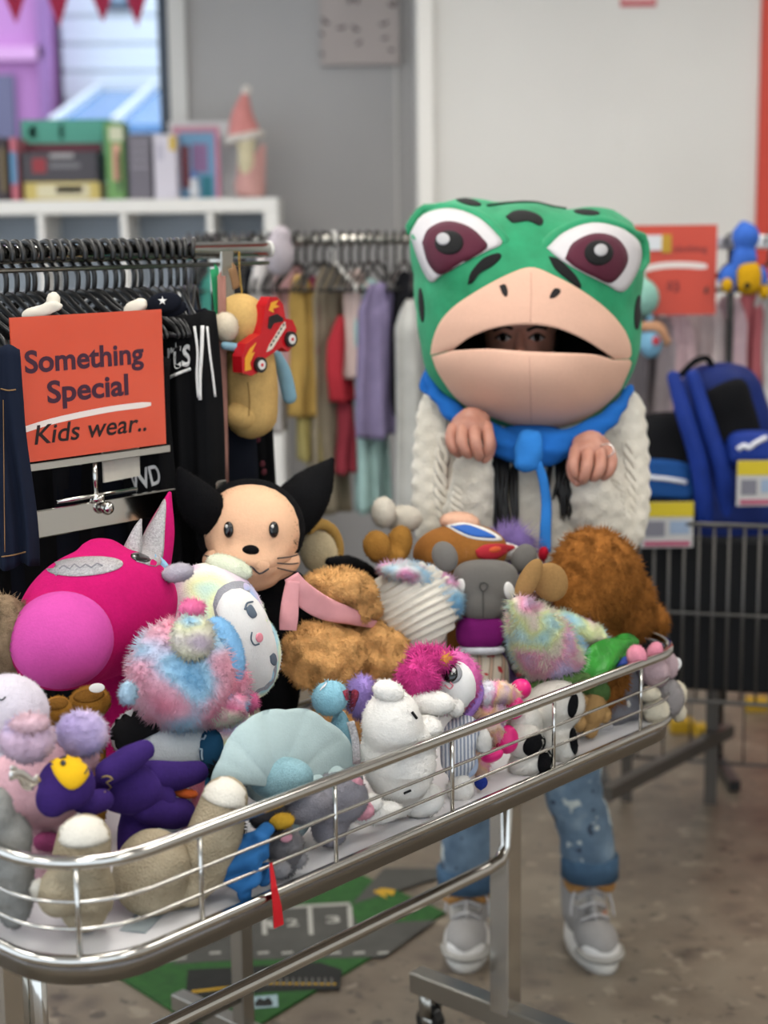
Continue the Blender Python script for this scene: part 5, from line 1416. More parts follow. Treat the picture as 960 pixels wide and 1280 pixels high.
hr_ = mesh_obj('hair', hv[0][0], [f for f in hv[0][1] if (hv[0][0][list(f)].mean(0) - FP(fcx, 400, -.035)) @ (-_f) < .045], HAIR, per)
for s_ in strands: mesh_obj('hair_strand', *s_, HAIR, hr_)
# sweater with cables
m, nt, b = newmat('cable_knit'); v = coords(nt)
b.inputs['Roughness'].default_value = .95; b.inputs['Specular IOR Level'].default_value = .1; b.inputs['Sheen Weight'].default_value = .3
vo = nt.nodes.new('ShaderNodeTexVoronoi'); vo.inputs['Scale'].default_value = 260; nt.links.new(v, vo.inputs[0])
nt.links.new(ramp(nt, tex(nt, v, 12, 3), [(.3, '#c3bbac'), (.7, '#d6cfc2')]), b.inputs['Base Color']); bump(nt, b, vo.outputs['Distance'], .6, .003)
KNIT = m
sw = union([ell(FP(665, 640, -.03), (.175, .25, .115), np.column_stack([_R, _U, -_f])), ell(FP(665, 530, -.05), (.19, .09, .10), np.column_stack([_R, _U, -_f])),
            chain([(556, 515, -.04, 34), (552, 580, -.01, 36), (556, 650, .04, 38), (572, 690, .06, 36)]), chain([(772, 515, -.04, 34), (777, 580, -.01, 34), (772, 645, .03, 38), (762, 670, .06, 36)]),
            chain([(574, 690, .06, 34), (586, 640, .10, 30), (592, 590, .125, 24), (592, 566, .13, 20)]), chain([(758, 680, .06, 36), (748, 640, .10, 32), (740, 612, .125, 25), (737, 592, .13, 21)])], .006, 6)
V, F = sw; N = vnormals(V, F)
rx_ = ((V - FP(665, 600)) @ _R); uz = ((V - FP(665, 600)) @ _U)
cab = np.abs(np.sin(rx_ * 2 * math.pi / .055)) ** .6 * .0025 + .0022 * np.sin(uz * 2 * math.pi / .034 + np.where(np.sin(rx_ * math.pi / .055) > 0, 0, math.pi)) * (np.abs(np.sin(rx_ * 2 * math.pi / .055)) > .55)
mesh_obj('sweater', V + N * cab[:, None], F, KNIT, per)
for pts in ([(592, 592, .128, 23), (592, 572, .132, 20.5)], [(740, 616, .126, 24), (738, 598, .132, 21)]):
    mesh_obj('cuff', *chain(pts), KNIT, per)
# cable plaits along the sleeves
for pts in ([(556, 545, .055), (550, 600, .09), (556, 650, .115), (565, 690, .115)], [(785, 555, .045), (790, 610, .075), (784, 650, .10), (772, 680, .115)], [(768, 600, .11), (772, 640, .13), (768, 672, .13)], [(578, 600, .15), (570, 640, .155), (566, 680, .145)]):
    base = curve(npa(pts), 40); parts = []
    for ph in (0, 2.1, 4.2):
        P = [FP(q[0] + 6 * math.sin(i * .55 + ph), q[1], q[2] + .006 * math.cos(i * .55 + ph) - .012) for i, q in enumerate(base)]
        parts.append(tube(P, .0062, 8, round_ends=True))
    mesh_obj('cable', *cat(parts), KNIT, per)
# jeans
m, nt, b = newmat('light_denim'); v = coords(nt)
c_ = ramp(nt, tex(nt, v, 9, 4), [(.3, '#44576a'), (.55, '#5f7385'), (.75, '#8a9aa4')])
c_ = mixc(nt, ramp(nt, tex(nt, v, 24, 2), [(.62, (0, 0, 0, 1)), (.66, (1, 1, 1, 1))]), c_, '#b0b6b2')
c_ = mixc(nt, ramp(nt, tex(nt, v, 31, 2), [(.64, (0, 0, 0, 1)), (.67, (1, 1, 1, 1))]), c_, '#2c3646')
nt.links.new(c_, b.inputs['Base Color']); b.inputs['Roughness'].default_value = .9; bump(nt, b, tex(nt, v, 400, 2), .4, .002)
DENM = m
lgs = [np.column_stack([[atY(x, y, yy) for x, y, yy in q], r]) for q, r in ((((640, 830, 3.47), (612, 930, 3.46), (592, 1030, 3.45), (583, 1092, 3.44)), (.10, .075, .064, .062)), (((690, 830, 3.47), (706, 930, 3.45), (724, 1010, 3.44), (738, 1078, 3.43)), (.10, .078, .066, .062)))]
jv = union([tube(curve(l, 16)[:, :3], curve(l, 16)[:, 3], 18) for l in lgs] + [ell(atY(665, 800, 3.46), (.16, .11, .12))], .008, 4)
V, F = jv; V = lump(V, F, .010, 13, 2); V = lump(V, F, .004, 40, 4)
mesh_obj('jeans', V, F, DENM, per)
CUFFD = fabric('denim_cuff', '#3f566c', var=.2, vs=30); TANL = plain('tan_lining', '#9a6f3c', .9, var=.15); SOCK = plush('sock_white', '#c9c2b8', .06)
for (x, y, yy, k) in ((583, 1096, 3.44, 0), (737, 1082, 3.43, 1)):
    c = atY(x, y, yy)
    ring = lambda r, z: [c + npa([r * math.cos(t), r * math.sin(t), z]) for t in np.linspace(0, 2 * math.pi, 24, endpoint=False)]
    V = npa(ring(.060, .03) + ring(.067, .025) + ring(.066, -.022) + ring(.054, -.022)); n = 24
    F = [(a * n + i, a * n + (i + 1) % n, (a + 1) * n + (i + 1) % n, (a + 1) * n + i) for a in range(3) for i in range(n)]
    cf = mesh_obj('jeans_cuff', lump(V, F, .004, 30, k), F, CUFFD, per)
    mesh_obj('sock', *tube([c + npa([0, 0, -.10]), c + npa([0, 0, -.02])], [.038, .041], 16), SOCK, per)
    mesh_obj('boot_lining', *tube(curve([c + npa([.05 * math.cos(t), .05 * math.sin(t) - .0, -.032 + .012 * math.sin(3 * t)]) for t in np.linspace(0, 6.28, 14)], 26), .010, 8), TANL, cf)
# high-top sneakers
SGR = plain('grey_canvas', '#8f8b88', .85, var=.06, vs=20, bs=.3, bscale=500); SWH = plain('rubber_white', '#c9c5be', .5, var=.04); LAC = plain('lace', '#aaa6a4', .85)
for k, (px, py, yaw) in enumerate(((581, 1208, -.10), (757, 1210, .16))):
    base = atZ(px, py + 6, 0.0); fw = npa([math.sin(yaw), -math.cos(yaw), 0]); rt = npa([math.cos(yaw), math.sin(yaw), 0])
    M = np.column_stack([rt, fw, ZU])
    def L(x, y, z): return base + rt * x + fw * (y - .105) + ZU * z
    heel = -.13
    up_ = union([ell(L(0, .03, .05), (.047, .085, .042), M), ell(L(0, -.07, .06), (.043, .075, .055), M), tube([L(0, -.075, .05), L(0, -.092, .11), L(0, -.098, .165)], [.047, .047, .046], 16)], .005, 5)
    sh = mesh_obj('shoe', *up_, SGR, per)
    n = 36; ol = [(.052 * math.cos(t) * (1 - .12 * max(0, -math.sin(t))), .132 * math.sin(t) - .012) for t in np.linspace(0, 2 * math.pi, n, endpoint=False)]
    V = npa([L(x, y, 0.0) for x, y in ol] + [L(x * 1.03, y * 1.02, .012) for x, y in ol] + [L(x, y, .032) for x, y in ol])
    F = [(a * n + i, a * n + (i + 1) % n, (a + 1) * n + (i + 1) % n, (a + 1) * n + i) for a in range(2) for i in range(n)] + [tuple(range(n))[::-1], tuple(range(2 * n, 3 * n))]
    mesh_obj('sole', V, F, SWH, sh)
    mesh_obj('toe_cap', *ell(L(0, .066, .040), (.043, .050, .034), M, 24, 14), plain('toe_white', '#d0ccc8', .5), sh)
    mesh_obj('toe_bumper', *tube(curve([L(-.048, .05, .032), L(-.036, .095, .032), L(0, .117, .032), L(.036, .095, .032), L(.048, .05, .032)], 20), .009, 8), plain('bumper_grey', '#97938c', .6), sh)
    tg = union([tube([L(0, .02, .088), L(0, -.028, .125), L(0, -.050, .195)], [.022, .025, .024], 12, flat=.35, round_ends=True)], .004, 3)
    mesh_obj('tongue', *tg, SGR, sh)
    lc = []
    for j in range(5):
        z = .092 + j * .018; y = .030 - j * (.024 - j * .0018)
        lc.append(tube(curve([L(-.032, y - .012, z - .010), L(0, y + .004, z + .012), L(.032, y - .008, z - .004)], 8), .0035, 6))
        lc.append(tube(curve([L(.032, y - .012, z - .010), L(0, y + .002, z + .010), L(-.032, y - .008, z - .004)], 8), .0035, 6))
    lc.append(tube(curve([L(.008, -.045, .165), L(.03, -.022, .15), L(.046, -.012, .12), L(.051, .0, .08)], 14), .0032, 6))
    lc.append(tube(curve([L(-.008, -.045, .165), L(-.03, -.022, .148), L(-.044, -.012, .118), L(-.049, .0, .09)], 14), .0032, 6))
    mesh_obj('laces', *cat(lc), LAC, sh)
# ================================================================== background
# ---- play mat under the trolley
MB_, MC, MA = atZ(283, 1308, 0), atZ(557, 1143, 0), atZ(95, 1190, 0)
MDp = MA + (MC - MB_)
mat_ = thing('play_mat', 'green road-map play mat on the floor under the trolley', 'play mat', tuple((MA + MC) / 2))
m, nt, b = newmat('mat_green'); v = coords(nt)
nt.links.new(ramp(nt, tex(nt, v, 40, 4), [(.3, '#1b4517'), (.7, '#25561d')]), b.inputs['Base Color']); b.inputs['Roughness'].default_value = .95; bump(nt, b, tex(nt, v, 500, 2), .5, .003)
c4_ = [MA, MB_, MC, MDp]
V = npa([p + ZU * .006 for p in c4_] + [p + ZU * .0005 for p in c4_])
mesh_obj('pile', V, [(0, 1, 2, 3), (7, 6, 5, 4)] + [(i, i + 4, (i + 1) % 4 + 4, (i + 1) % 4) for i in range(4)], m, mat_, smooth=False)
def onmat(name, poly, mat, z=.0065):
    P = [atZ(x, y, z) for x, y in poly]; n = len(P)
    V = npa(P + [p - ZU * .0012 for p in P]); F = [tuple(range(n)), tuple(range(2 * n - 1, n - 1, -1))] + [(i, i + n, (i + 1) % n + n, (i + 1) % n) for i in range(n)]
    a_ = npa(P); nz = np.cross(a_[1] - a_[0], a_[2] - a_[0])[2]
    if nz < 0: F = [f[::-1] for f in F]
    return mesh_obj(name, V, F, mat, mat_, smooth=False)
ROAD = fabric('mat_road', '#4b4a46'); ROADD = fabric('mat_track', '#2c2c2a'); LINE = plain('mat_line', '#9a9890', .9); YEL = plain('mat_yellow', '#b08a1e', .9); MBL = plain('mat_blue', '#8fa3a8', .9)
onmat('parking', [(215, 1205), (300, 1135), (436, 1127), (446, 1155), (545, 1150), (480, 1196), (300, 1200)], ROAD)
onmat('track', [(232, 1243), (235, 1212), (400, 1203), (428, 1212), (424, 1236), (330, 1240), (240, 1248)], ROADD)
onmat('track', [(440, 1130), (480, 1085), (545, 1085), (555, 1095)], ROAD)
for x in (328, 386, 436):
    onmat('bay_line', [(x, 1168), (x - 2, 1133), (x + 4, 1132), (x + 6, 1168)], LINE, .007)
onmat('bay_line', [(322, 1134), (438, 1128), (438, 1131), (322, 1137)], LINE, .007)
for x in range(262, 480, 30): onmat('lane_dash', [(x, 1190), (x + 14, 1189), (x + 14, 1191.5), (x, 1192.5)], LINE, .007)
for k in range(4): onmat('crossing_bar', [(205, 1200 - 4 * k), (233, 1196 - 4 * k), (233, 1198 - 4 * k), (205, 1202 - 4 * k)], LINE, .007)
onmat('track_line', [(240, 1238), (330, 1228), (420, 1229), (420, 1231), (330, 1230), (240, 1241)], YEL, .007)
for x in range(325, 420, 8): onmat('sleeper', [(x, 1222), (x + 3, 1222), (x + 3, 1232), (x, 1232)], plain('mat_grey', '#55534f', .9), .0075)
onmat('house_print', [(311, 1246), (347, 1243), (348, 1258), (312, 1261)], MBL, .007)
onmat('house_roof', [(318, 1254), (324, 1247), (330, 1250), (336, 1246), (341, 1253), (340, 1257), (319, 1258)], ROADD, .0075)
onmat('arrow', [(466, 1114), (478, 1110), (494, 1112), (492, 1119), (480, 1116), (484, 1123)], YEL, .007)
onmat('arrow', [(486, 1142), (492, 1138), (504, 1140), (504, 1147), (494, 1144)], YEL, .007)
for ch, x0_, y0_, x1_ in (('1', 336, 1160, 344), ('2', 358, 1158, 374), ('3', 408, 1154, 426)):
    A, B_ = atZ(x0_, y0_, .0072), atZ(x1_, y0_ - 1, .0072); X = unit(B_ - A); Y = unit(np.cross(ZU, X))
    mesh_obj('bay_number', *text_vf(ch, np.linalg.norm(B_ - A), A, X, Y, .02, 0, .0002, .04), LINE, mat_, smooth=False)

# ---- cube shelf under the window
SY_ = 6.45
zt = atY(170, 249, SY_)[2]; sx1 = atY(347, 260, SY_)[0]
shf = thing('cube_shelf', 'white cube shelf below the window holding games', 'shelf', (sx1 - 1.2, SY_ + .19, 0))
dv_ = [atY(x, 280, SY_)[0] for x in (336, 262, 154, 50)]; pitch = dv_[2] - dv_[3]
xs = [dv_[0], dv_[1], dv_[2], dv_[3], dv_[3] - pitch, dv_[3] - 2 * pitch, dv_[3] - 3 * pitch, dv_[3] - 4 * pitch]
slab('top_board', xs[-1] - .05, sx1, SY_, SY_ + .38, zt - .055, zt, WHITEP, shf, .003)
slab('side_board', sx1 - .055, sx1, SY_, SY_ + .38, 0, zt - .055, WHITEP, shf)
slab('back_panel', xs[-1] - .05, sx1, SY_ + .365, SY_ + .38, 0, zt - .055, plain('shelf_back', '#aeb9c6', .7), shf)
for x in xs[1:]: slab('divider', x - .012, x + .012, SY_ + .01, SY_ + .365, .05, zt - .055, WHITEP, shf)
for k in range(1, 6): slab('shelf_board', xs[-1] - .05, sx1 - .055, SY_ + .01, SY_ + .365, zt - .055 - k * .335, zt - .035 - k * .335, WHITEP, shf)
def onshelf(name, label, cat_, x0, y0, x1, y1, dep, col, yoff=.04, extras=(), tilt=0):
    a, b_ = atY(x0, y0, SY_ + yoff), atY(x1, y1, SY_ + yoff)
    z0 = max(zt, b_[2]) if y1 > 246 else b_[2]
    t = thing(name, label, cat_, ((a[0] + b_[0]) / 2, SY_ + yoff + dep / 2, z0))
    slab('box_body', a[0], b_[0], SY_ + yoff, SY_ + yoff + dep, z0, a[2], plain('box' + col[1:], col, .5), t, .003)
    for (ex0, ey0, ex1, ey1, ec) in extras:
        p, q = atY(ex0, ey0, SY_ + yoff), atY(ex1, ey1, SY_ + yoff)
        slab('print', p[0], q[0], SY_ + yoff - .002, SY_ + yoff + .001, q[2], p[2], plain('print' + ec[1:], ec, .5), t)
    return t
onshelf('game_box', 'dark boxed game beside the green game box', 'box', -20, 172, 10, 250, .2, '#3c3238', extras=[(0, 185, 8, 240, '#7a6a4a')])
onshelf('game_box', 'small pink and blue boxed game', 'box', 11, 172, 24, 250, .2, '#c06a78', extras=[(12, 190, 22, 230, '#5f8fb4')])
onshelf('game_box', 'large green and teal boxed board game', 'box', 25, 150, 140, 226, .10, '#3f8f78', yoff=.24, extras=[(30, 152, 128, 178, '#57a894'), (36, 158, 46, 172, '#8c4a3a'), (74, 156, 80, 174, '#2c3c3c'), (32, 180, 128, 200, '#6d2c3c')])
onshelf('game_box', 'dark grey boxed game with a red mark', 'box', 25, 190, 122, 227, .15, '#47434a', yoff=.06, extras=[(40, 198, 58, 216, '#98333c'), (62, 192, 92, 197, '#a8a4a6'), (62, 204, 100, 210, '#77757a')])
onshelf('game_box', 'yellow and white flat boxed game under the grey one', 'box', 30, 228, 125, 250, .26, '#c9b468', yoff=.05, extras=[(46, 231, 112, 247, '#d8cfae'), (70, 233, 104, 241, '#b5493c')])
onshelf('book', 'green and cream illustrated book standing on end', 'book', 130, 152, 157, 250, .16, '#6d9a5a', yoff=.04, extras=[(136, 158, 154, 176, '#cfd0b4'), (140, 180, 152, 226, '#d8a48c'), (146, 190, 152, 240, '#3c4a36')])
onshelf('book', 'grey paperback with rows of pale print', 'book', 159, 168, 190, 250, .14, '#6f6a74', extras=[(164, 178 + 8 * k, 186, 180 + 8 * k, '#a09ba4') for k in range(7)] if False else [(164, 178, 186, 180, '#a09ba4'), (164, 188, 186, 190, '#a09ba4'), (164, 198, 186, 200, '#a09ba4'), (164, 208, 186, 210, '#a09ba4')])
onshelf('book', 'white boxed book with a yellow corner', 'book', 191, 168, 222, 250, .14, '#d3cdd8', extras=[(211, 170, 220, 188, '#cfae3c'), (196, 180, 204, 200, '#b9b4c4')])
onshelf('frame', 'large white framed picture behind the blue book', 'frame', 210, 152, 305, 250, .05, '#d4d0d0', yoff=.26, extras=[(215, 158, 276, 248, '#c98ea0')])
onshelf('book', 'blue picture book with a pink edge', 'book', 224, 166, 276, 250, .05, '#6f9cc0', yoff=.16, extras=[(268, 162, 276, 250, '#cc7f98'), (226, 182, 238, 235, '#7a3c44'), (240, 180, 260, 215, '#8c6a94'), (252, 220, 266, 250, '#2f7f8f')])
t = thing('figurine', 'tiny white and blue figurine in front of the blue book', 'figurine', atY(243, 250, SY_ + .08))
c = atY(243, 240, SY_ + .08)
mesh_obj('figure_body', *union([ell((c[0], c[1], zt + .03), (.022, .02, .032)), ell((c[0], c[1], zt + .07), (.018, .018, .022))], .005, 3), plain('figurine_white', '#cfd2d8', .5), t)
mesh_obj('hat', *tube([(c[0], c[1], zt + .08), (c[0], c[1], zt + .115)], [.016, .003], 12), plain('figurine_blue', '#5f7fc0', .5), t)
# gnome
t = thing('gnome', 'pink hatted plush gnome at the end of the shelf', 'gnome', (atY(310, 250, SY_ + .1)[0], SY_ + .1, zt))
def G3(x, y, d=0): return atY(x, y, SY_ + .1 - d)
k = (SY_ + .1) / FPX
mesh_obj('gnome_body', *union([ell(G3(312, 232), (.062, .055, .06)), tube([G3(312, 245), G3(312, 190)], [.06, .045], 14), tube([G3(326, 245), G3(328, 180)], [.02, .015], 10)], .008, 4), plush('gnome_pink', '#c99a94', .08), t)
mesh_obj('beard', *union([ell(G3(308, 200, .03), (.035, .03, .075)), ell(G3(308, 180, .03), (.04, .03, .04))], .007, 4), plush('gnome_cream', '#cfc4a4', .06), t)
mesh_obj('hat', *tube(curve(npa([(*G3(306, 172), .068), (*G3(303, 150), .055), (*G3(304, 132), .034), (*G3(307, 116), .012)]), 12)[:, :3], np.linspace(.07, .012, 13), 16), plush('gnome_hat', '#d08a86', .08), t)
mesh_obj('hat_brim', *tube([G3(306, 172) + npa([.066 * math.cos(a), .06 * math.sin(a), .012 * math.cos(a)]) for a in np.linspace(0, 6.283, 18, endpoint=False)], .017, 8, closed=True), plush('gnome_white', '#d8d0c8', .05), t)
mesh_obj('pompom', *ell(G3(308, 113), (.02, .02, .02)), plush('gnome_white', '#d8d0c8', .05), t)

# ---- wall canvas clock
a_, b_ = atY(399, -40, BACK - .05), atY(499, 80, BACK - .05)
t = thing('wall_art', 'pale square wall canvas printed with small dark birds', 'wall art', ((a_[0] + b_[0]) / 2, BACK, b_[2]))
slab('canvas', a_[0], b_[0], BACK - .05, BACK, b_[2], a_[2], plain('canvas_grey', '#b3a8a4', .8, var=.03, vs=6), t)
for (x, y, sx_, sy_, ro) in ((406, 27, 7, 3, 40), (402, 43, 3, 3, 0), (402, 68, 3, 3, 0), (427, 35, 7, 2.4, -15), (444, 36, 6, 3, 30), (449, 54, 5, 2.4, -40), (480, 30, 7, 2.4, -20), (481, 48, 5, 2.2, -20), (489, 63, 4, 2.4, 0), (491, 6, 6, 4, -20), (437, 1, 3, 5, 20), (446, 1, 3, 5, -20)):
    c = atY(x, y, BACK - .051); rr_ = math.radians(-ro); kk = BACK / FPX
    X = npa([math.cos(rr_), 0, math.sin(rr_)]); Y = npa([-math.sin(rr_), 0, math.cos(rr_)])
    P = [(-sx_, sy_ * .6), (-sx_ * .3, sy_), (0, sy_ * .2), (sx_ * .4, sy_), (sx_, sy_ * .4), (sx_ * .1, -sy_)]
    mesh_obj('bird_print', *prism(npa(P) * kk, c, X, Y, .002), plain('bird_dark', '#4a4340', .8), t, smooth=False)
slab('door_panel_edge', atY(494, 150, BACK)[0], atY(497, 150, BACK)[0], BACK - .012, BACK, 0, 3.0, WALLM).name = 'trim_2'
struct(bpy.data.objects['trim_2'])
# ---- fire sign on the wall
a_, b_ = atY(776, -50, BACK2 - .006), atY(820, 8, BACK2 - .006)
t = thing('safety_sign', 'small red and white safety sign high on the wall', 'sign', ((a_[0] + b_[0]) / 2, BACK2, b_[2]))
slab('plate', a_[0] - .01, b_[0] + .01, BACK2 - .006, BACK2 - .001, b_[2] - .012, a_[2], plain('plate_white', '#d8d4d0', .4), t)
slab('red_field', a_[0], b_[0], BACK2 - .008, BACK2 - .006, b_[2], a_[2], plain('sign_red', '#b0182c', .4), t)
slab('caption_strip', a_[0] + .006, b_[0] - .006, BACK2 - .0095, BACK2 - .008, atY(800, 3, BACK2)[2], atY(800, -6, BACK2)[2], plain('caption_pink', '#d9a8a8', .4), t)
mesh_obj('lettering', *text_vf('EXTINGUISHER', b_[0] - a_[0] - .02, (a_[0] + .01, BACK2 - .0097, atY(800, 2, BACK2)[2]), npa([1, 0, 0]), ZU, .01, 0, -.0003, .018), plain('sign_red', '#b0182c', .4), t, smooth=False)

# ---- middle clothes rack
MY = 4.5
mr = thing('clothes_rack', 'black-hangered rack of pastel children\'s clothes at the back', 'clothes rack', (atY(400, 300, MY)[0], MY, 0))
rz = atY(420, 300, MY)[2]; x0, x1 = atY(232, 300, MY)[0], atY(640, 300, MY)[0]
mesh_obj('rail', *tube([(x0, MY, rz), (x1, MY, rz)], .014, 12), CHROME2, mr)
for x in (x0 + .03, x1 - .03):
    mesh_obj('post', *tube([(x, MY, .03), (x, MY, rz)], .014, 12), CHROME2, mr); mesh_obj('foot', *box((x, MY, .03), (.03, .5, .03)), CHROME2, mr, smooth=False)
def cloth(px, pw, y0, y1, Y_, col, label, seed, yaw=.9, th=.05, group='pastel clothes on the back rack', neck=None, flare=1.0):
    a_, b_ = atY(px, y0, Y_), atY(px, y1, Y_); hw = pw * Y_ / FPX / 2 / max(.35, abs(math.cos(yaw)))
    V, F = garment_vf(hw, a_[2], b_[2], th, seed, neck=(hw * .35 if neck is None else neck), flare=flare)
    o = mesh_obj('garment', V, F, fabric('cloth' + col[1:], col)); o.location = (a_[0], Y_, V[:, 2].min()); o.rotation_euler = (0, 0, yaw)
    return tag(o, label, 'garment', group)
items = [(250, 34, 325, 560, '#3a3f4a', 'dark slate garment on the back rack behind the teddy'), (272, 30, 330, 470, '#4f9a8c', 'multicoloured teal top on the back rack'), (300, 34, 325, 600, '#2b2c33', 'charcoal trousers on the back rack behind the teddy'),
         (332, 36, 320, 540, '#b9b4b2', 'pale grey top on the back rack'), (362, 44, 328, 470, '#d3a6a6', 'dusty pink tee on the back rack'), (378, 30, 345, 520, '#a8884a', 'yellow printed top on the back rack'), (388, 26, 345, 440, '#7a2f48', 'maroon top on the back rack'),
         (386, 28, 420, 575, '#a89a62', 'olive yellow skirt on the back rack'), (408, 40, 334, 640, '#8f8472', 'long beige trousers on the back rack'), (429, 34, 395, 500, '#a82f38', 'bright red top on the back rack'), (432, 20, 480, 590, '#8f3540', 'dark red trousers on the back rack'),
         (447, 32, 338, 470, '#cfb8b0', 'cream pink blouse on the back rack'), (460, 36, 350, 640, '#9fbcb8', 'pale aqua dress on the back rack'), (474, 52, 355, 545, '#857a9c', 'lavender hooded top on the back rack'), (503, 22, 340, 520, '#1b1b1f', 'black top on the back rack beside the floral one'),
         (520, 46, 375, 640, '#b9b8b4', 'white floral dress on the back rack'), (560, 40, 360, 600, '#77808c', 'grey blue jacket on the back rack'), (600, 40, 350, 600, '#4a4450', 'dusky plum coat on the back rack')]
hg = random.Random(11)
for i, (px, pw, y0, y1, col, lab) in enumerate(items):
    Y_ = MY + (.0 if i % 2 == 0 else -.03) + hg.uniform(-.02, .02)
    cloth(px, pw, y0, y1, Y_, col, lab, 100 + i, yaw=hg.uniform(.75, 1.05))
for i in range(26):
    x = atY(236 + i * 11.2, 300, MY)[0]
    hanger(npa([x, MY, rz]), hg.uniform(1.2, 1.5) - 1.57 + hg.uniform(-.2, .2) + 0.0, 'black plastic hanger on the back rack of pastel clothes', 'hangers on the back rack')
hanger(npa([atY(416, 300, MY)[0], MY, rz]), .5, 'white plastic hanger among the black ones on the back rack', 'hangers on the back rack', plain('white_plastic', '#d0cdc8', .4))
t = thing('toy_hat', 'pale pink and grey bonnet hanging from the back rack', 'hat', atY(350, 330, MY - .12))
mesh_obj('crown', *union([ell(atY(349, 318, MY - .12), (.04, .04, .06)), ell(atY(351, 296, MY - .12), (.028, .028, .03))], .006, 4), plush('bonnet_grey', '#a9a0a6', .08), t)
mesh_obj('loop', *tube(curve([atY(350, 292, MY - .11), atY(350, 286, MY - .05), (atY(350, 300, MY)[0], MY, rz + .016)], 8), .003, 6), plain('string_white', '#dddddd', .8), t)

# ---- right-hand rack with its red sign
RY = 4.62
r2 = thing('clothes_rack', 'white topped rack of pale floral clothes beside the frog head', 'clothes rack', (atY(880, 300, RY)[0], RY, 0))
rz2 = atY(880, 303, RY)[2]; x0, x1 = atY(730, 300, RY)[0], atY(1100, 300, RY)[0]
mesh_obj('rail', *box(((x0 + x1) / 2, RY, rz2), (x1 - x0, .03, .040), None, .006), plain('rail_white', '#c9c6c4', .3, .4), r2, smooth=False)
for x in (x0 + .05, atY(915, 300, RY)[0], x1 - .05):
    mesh_obj('post', *tube([(x, RY, .02), (x, RY, rz2)], .011, 12), BLACKP, r2); mesh_obj('foot', *box((x, RY, .02), (.03, .45, .03)), BLACKP, r2, smooth=False)
s2 = thing('sign', 'red orange sign with dark lettering and a white swoosh beside the frog head', 'sign', atY(846, 393, RY - .1))
a_, b_ = atY(782, 282, RY - .1), atY(894, 393, RY - .1)
slab('panel', a_[0], b_[0], RY - .103, RY - .1, b_[2], a_[2], plain('sign_red_orange', '#c7452f', .4), s2)
def on2(x, y): return atY(x, y, RY - .104)
mesh_obj('swoosh', *strip([on2(797, 340), on2(820, 333), on2(850, 331), on2(884, 333)], .0085, ZU, npa([1, 0, 0])), WH, s2, smooth=False)
mesh_obj('lettering', *text_vf('clothing', np.linalg.norm(on2(884, 312) - on2(842, 312)), on2(842, 315), npa([1, 0, 0]), ZU, .02, 0, -.0003, .024), plain('sign_ink2', '#7a2c2c', .6), s2, smooth=False)
mesh_obj('lettering', *text_vf('$3', np.linalg.norm(on2(849, 360) - on2(833, 360)), on2(833, 365), npa([1, 0, 0]), ZU, .03, 0, -.0003, .036), plain('sign_ink2', '#7a2c2c', .6), s2, smooth=False)
slab('clip', on2(827, 295)[0], on2(839, 295)[0], RY - .11, RY + .03, on2(830, 316)[2], on2(830, 293)[2], plain('clip_yellow', '#b98f22', .5), s2)
slab('rail_gap', on2(798, 295)[0], on2(827, 295)[0], RY - .108, RY - .103, on2(800, 313)[2], on2(800, 294)[2], plain('rail_white', '#c9c6c4', .3, .4), s2)
rit = [(790, 36, 330, 530, '#6a6468', 'grey striped top behind the frog head'), (822, 40, 395, 540, '#a09496', 'mauve grey dress on the right rack'), (848, 40, 385, 560, '#c4a8ac', 'pale pink floral dress on the right rack'), (880, 44, 375, 560, '#cdbcba', 'cream floral dress on the right rack'), (912, 36, 370, 540, '#bda2a8', 'rose patterned top on the right rack'),
       (938, 30, 360, 560, '#b5656a', 'coral red trousers on the right rack'), (962, 40, 350, 600, '#c9c4c0', 'off-white jacket on the right rack'), (1000, 40, 350, 600, '#9a8c94', 'dusky mauve coat on the right rack')]
for i, (px, pw, y0, y1, col, lab) in enumerate(rit):
    cloth(px, pw, y0, y1, RY + .05 + (.03 if i % 2 else 0), col, lab, 200 + i, yaw=hg.uniform(-.9, -.6), group='floral clothes on the right rack')
    hanger(npa([atY(px, 300, RY)[0], RY, rz2]), hg.uniform(-.8, -.6), 'black plastic hanger on the white topped rack', 'hangers on the white topped rack')
# hanging toys on that rack
class BToy(Toy):
    def __init__(s, name, label, cat_, x, y, Y_):
        s.Y = Y_; s.p = 0; P = atY(x, y, Y_); s.root = thing(name, label, cat_, P); s.sc = mpp(P); s.V = []; s.F = []; s.n = 0; s.bv = None; s.k = 0
    def pt(s, x, y, tow=0, p=None):
        P = atY(x, y, s.Y); return P - unit(P - CAM) * tow
t = BToy('soft_toy', 'blue and yellow plush hanging on the white rail', 'soft toy', 930, 370, RY - .13)
BL2 = plush('royal_plush', '#3f6ac0', .1); YL2 = plush('gold_plush', '#c99a1a', .08)
t.e('body', BL2, [(932, 296, 17, 18), (930, 322, 16, 20), (912, 348, 14, 18), (950, 348, 10, 16), ('t', [(930, 300, 10, -.02), (930, 284, 9, -.1)])], voxel=.006)
t.e('shirt', YL2, [(935, 348, 15, 20, 0, 16, .02, None, .7)]); t.e('foot', YL2, (909, 357, 7, 9, 0, 8, .035)); t.e('foot', YL2, (955, 365, 7, 9, 0, 8, .03))
t.dec('badge', BLACKF, (934, 357, 4, 4), .003)
t = BToy('soft_toy', 'mint green round plush hanging behind the frog head', 'soft toy', 806, 400, RY - .15)
t.e('body', plush('mint_plush', '#8fbcae', .08), [(803, 372, 20, 24), ('t', [(803, 350, 4), (803, 315, 3, -.1)])], voxel=.006)
t = BToy('soft_toy', 'small light blue and orange plush hanging behind the frog head', 'soft toy', 818, 445, RY - .15)
t.e('body', plush('baby_blue_plush', '#7fb0cc', .08), [(814, 428, 14, 20), ('t', [(812, 412, 5), (812, 395, 4)])], voxel=.005)
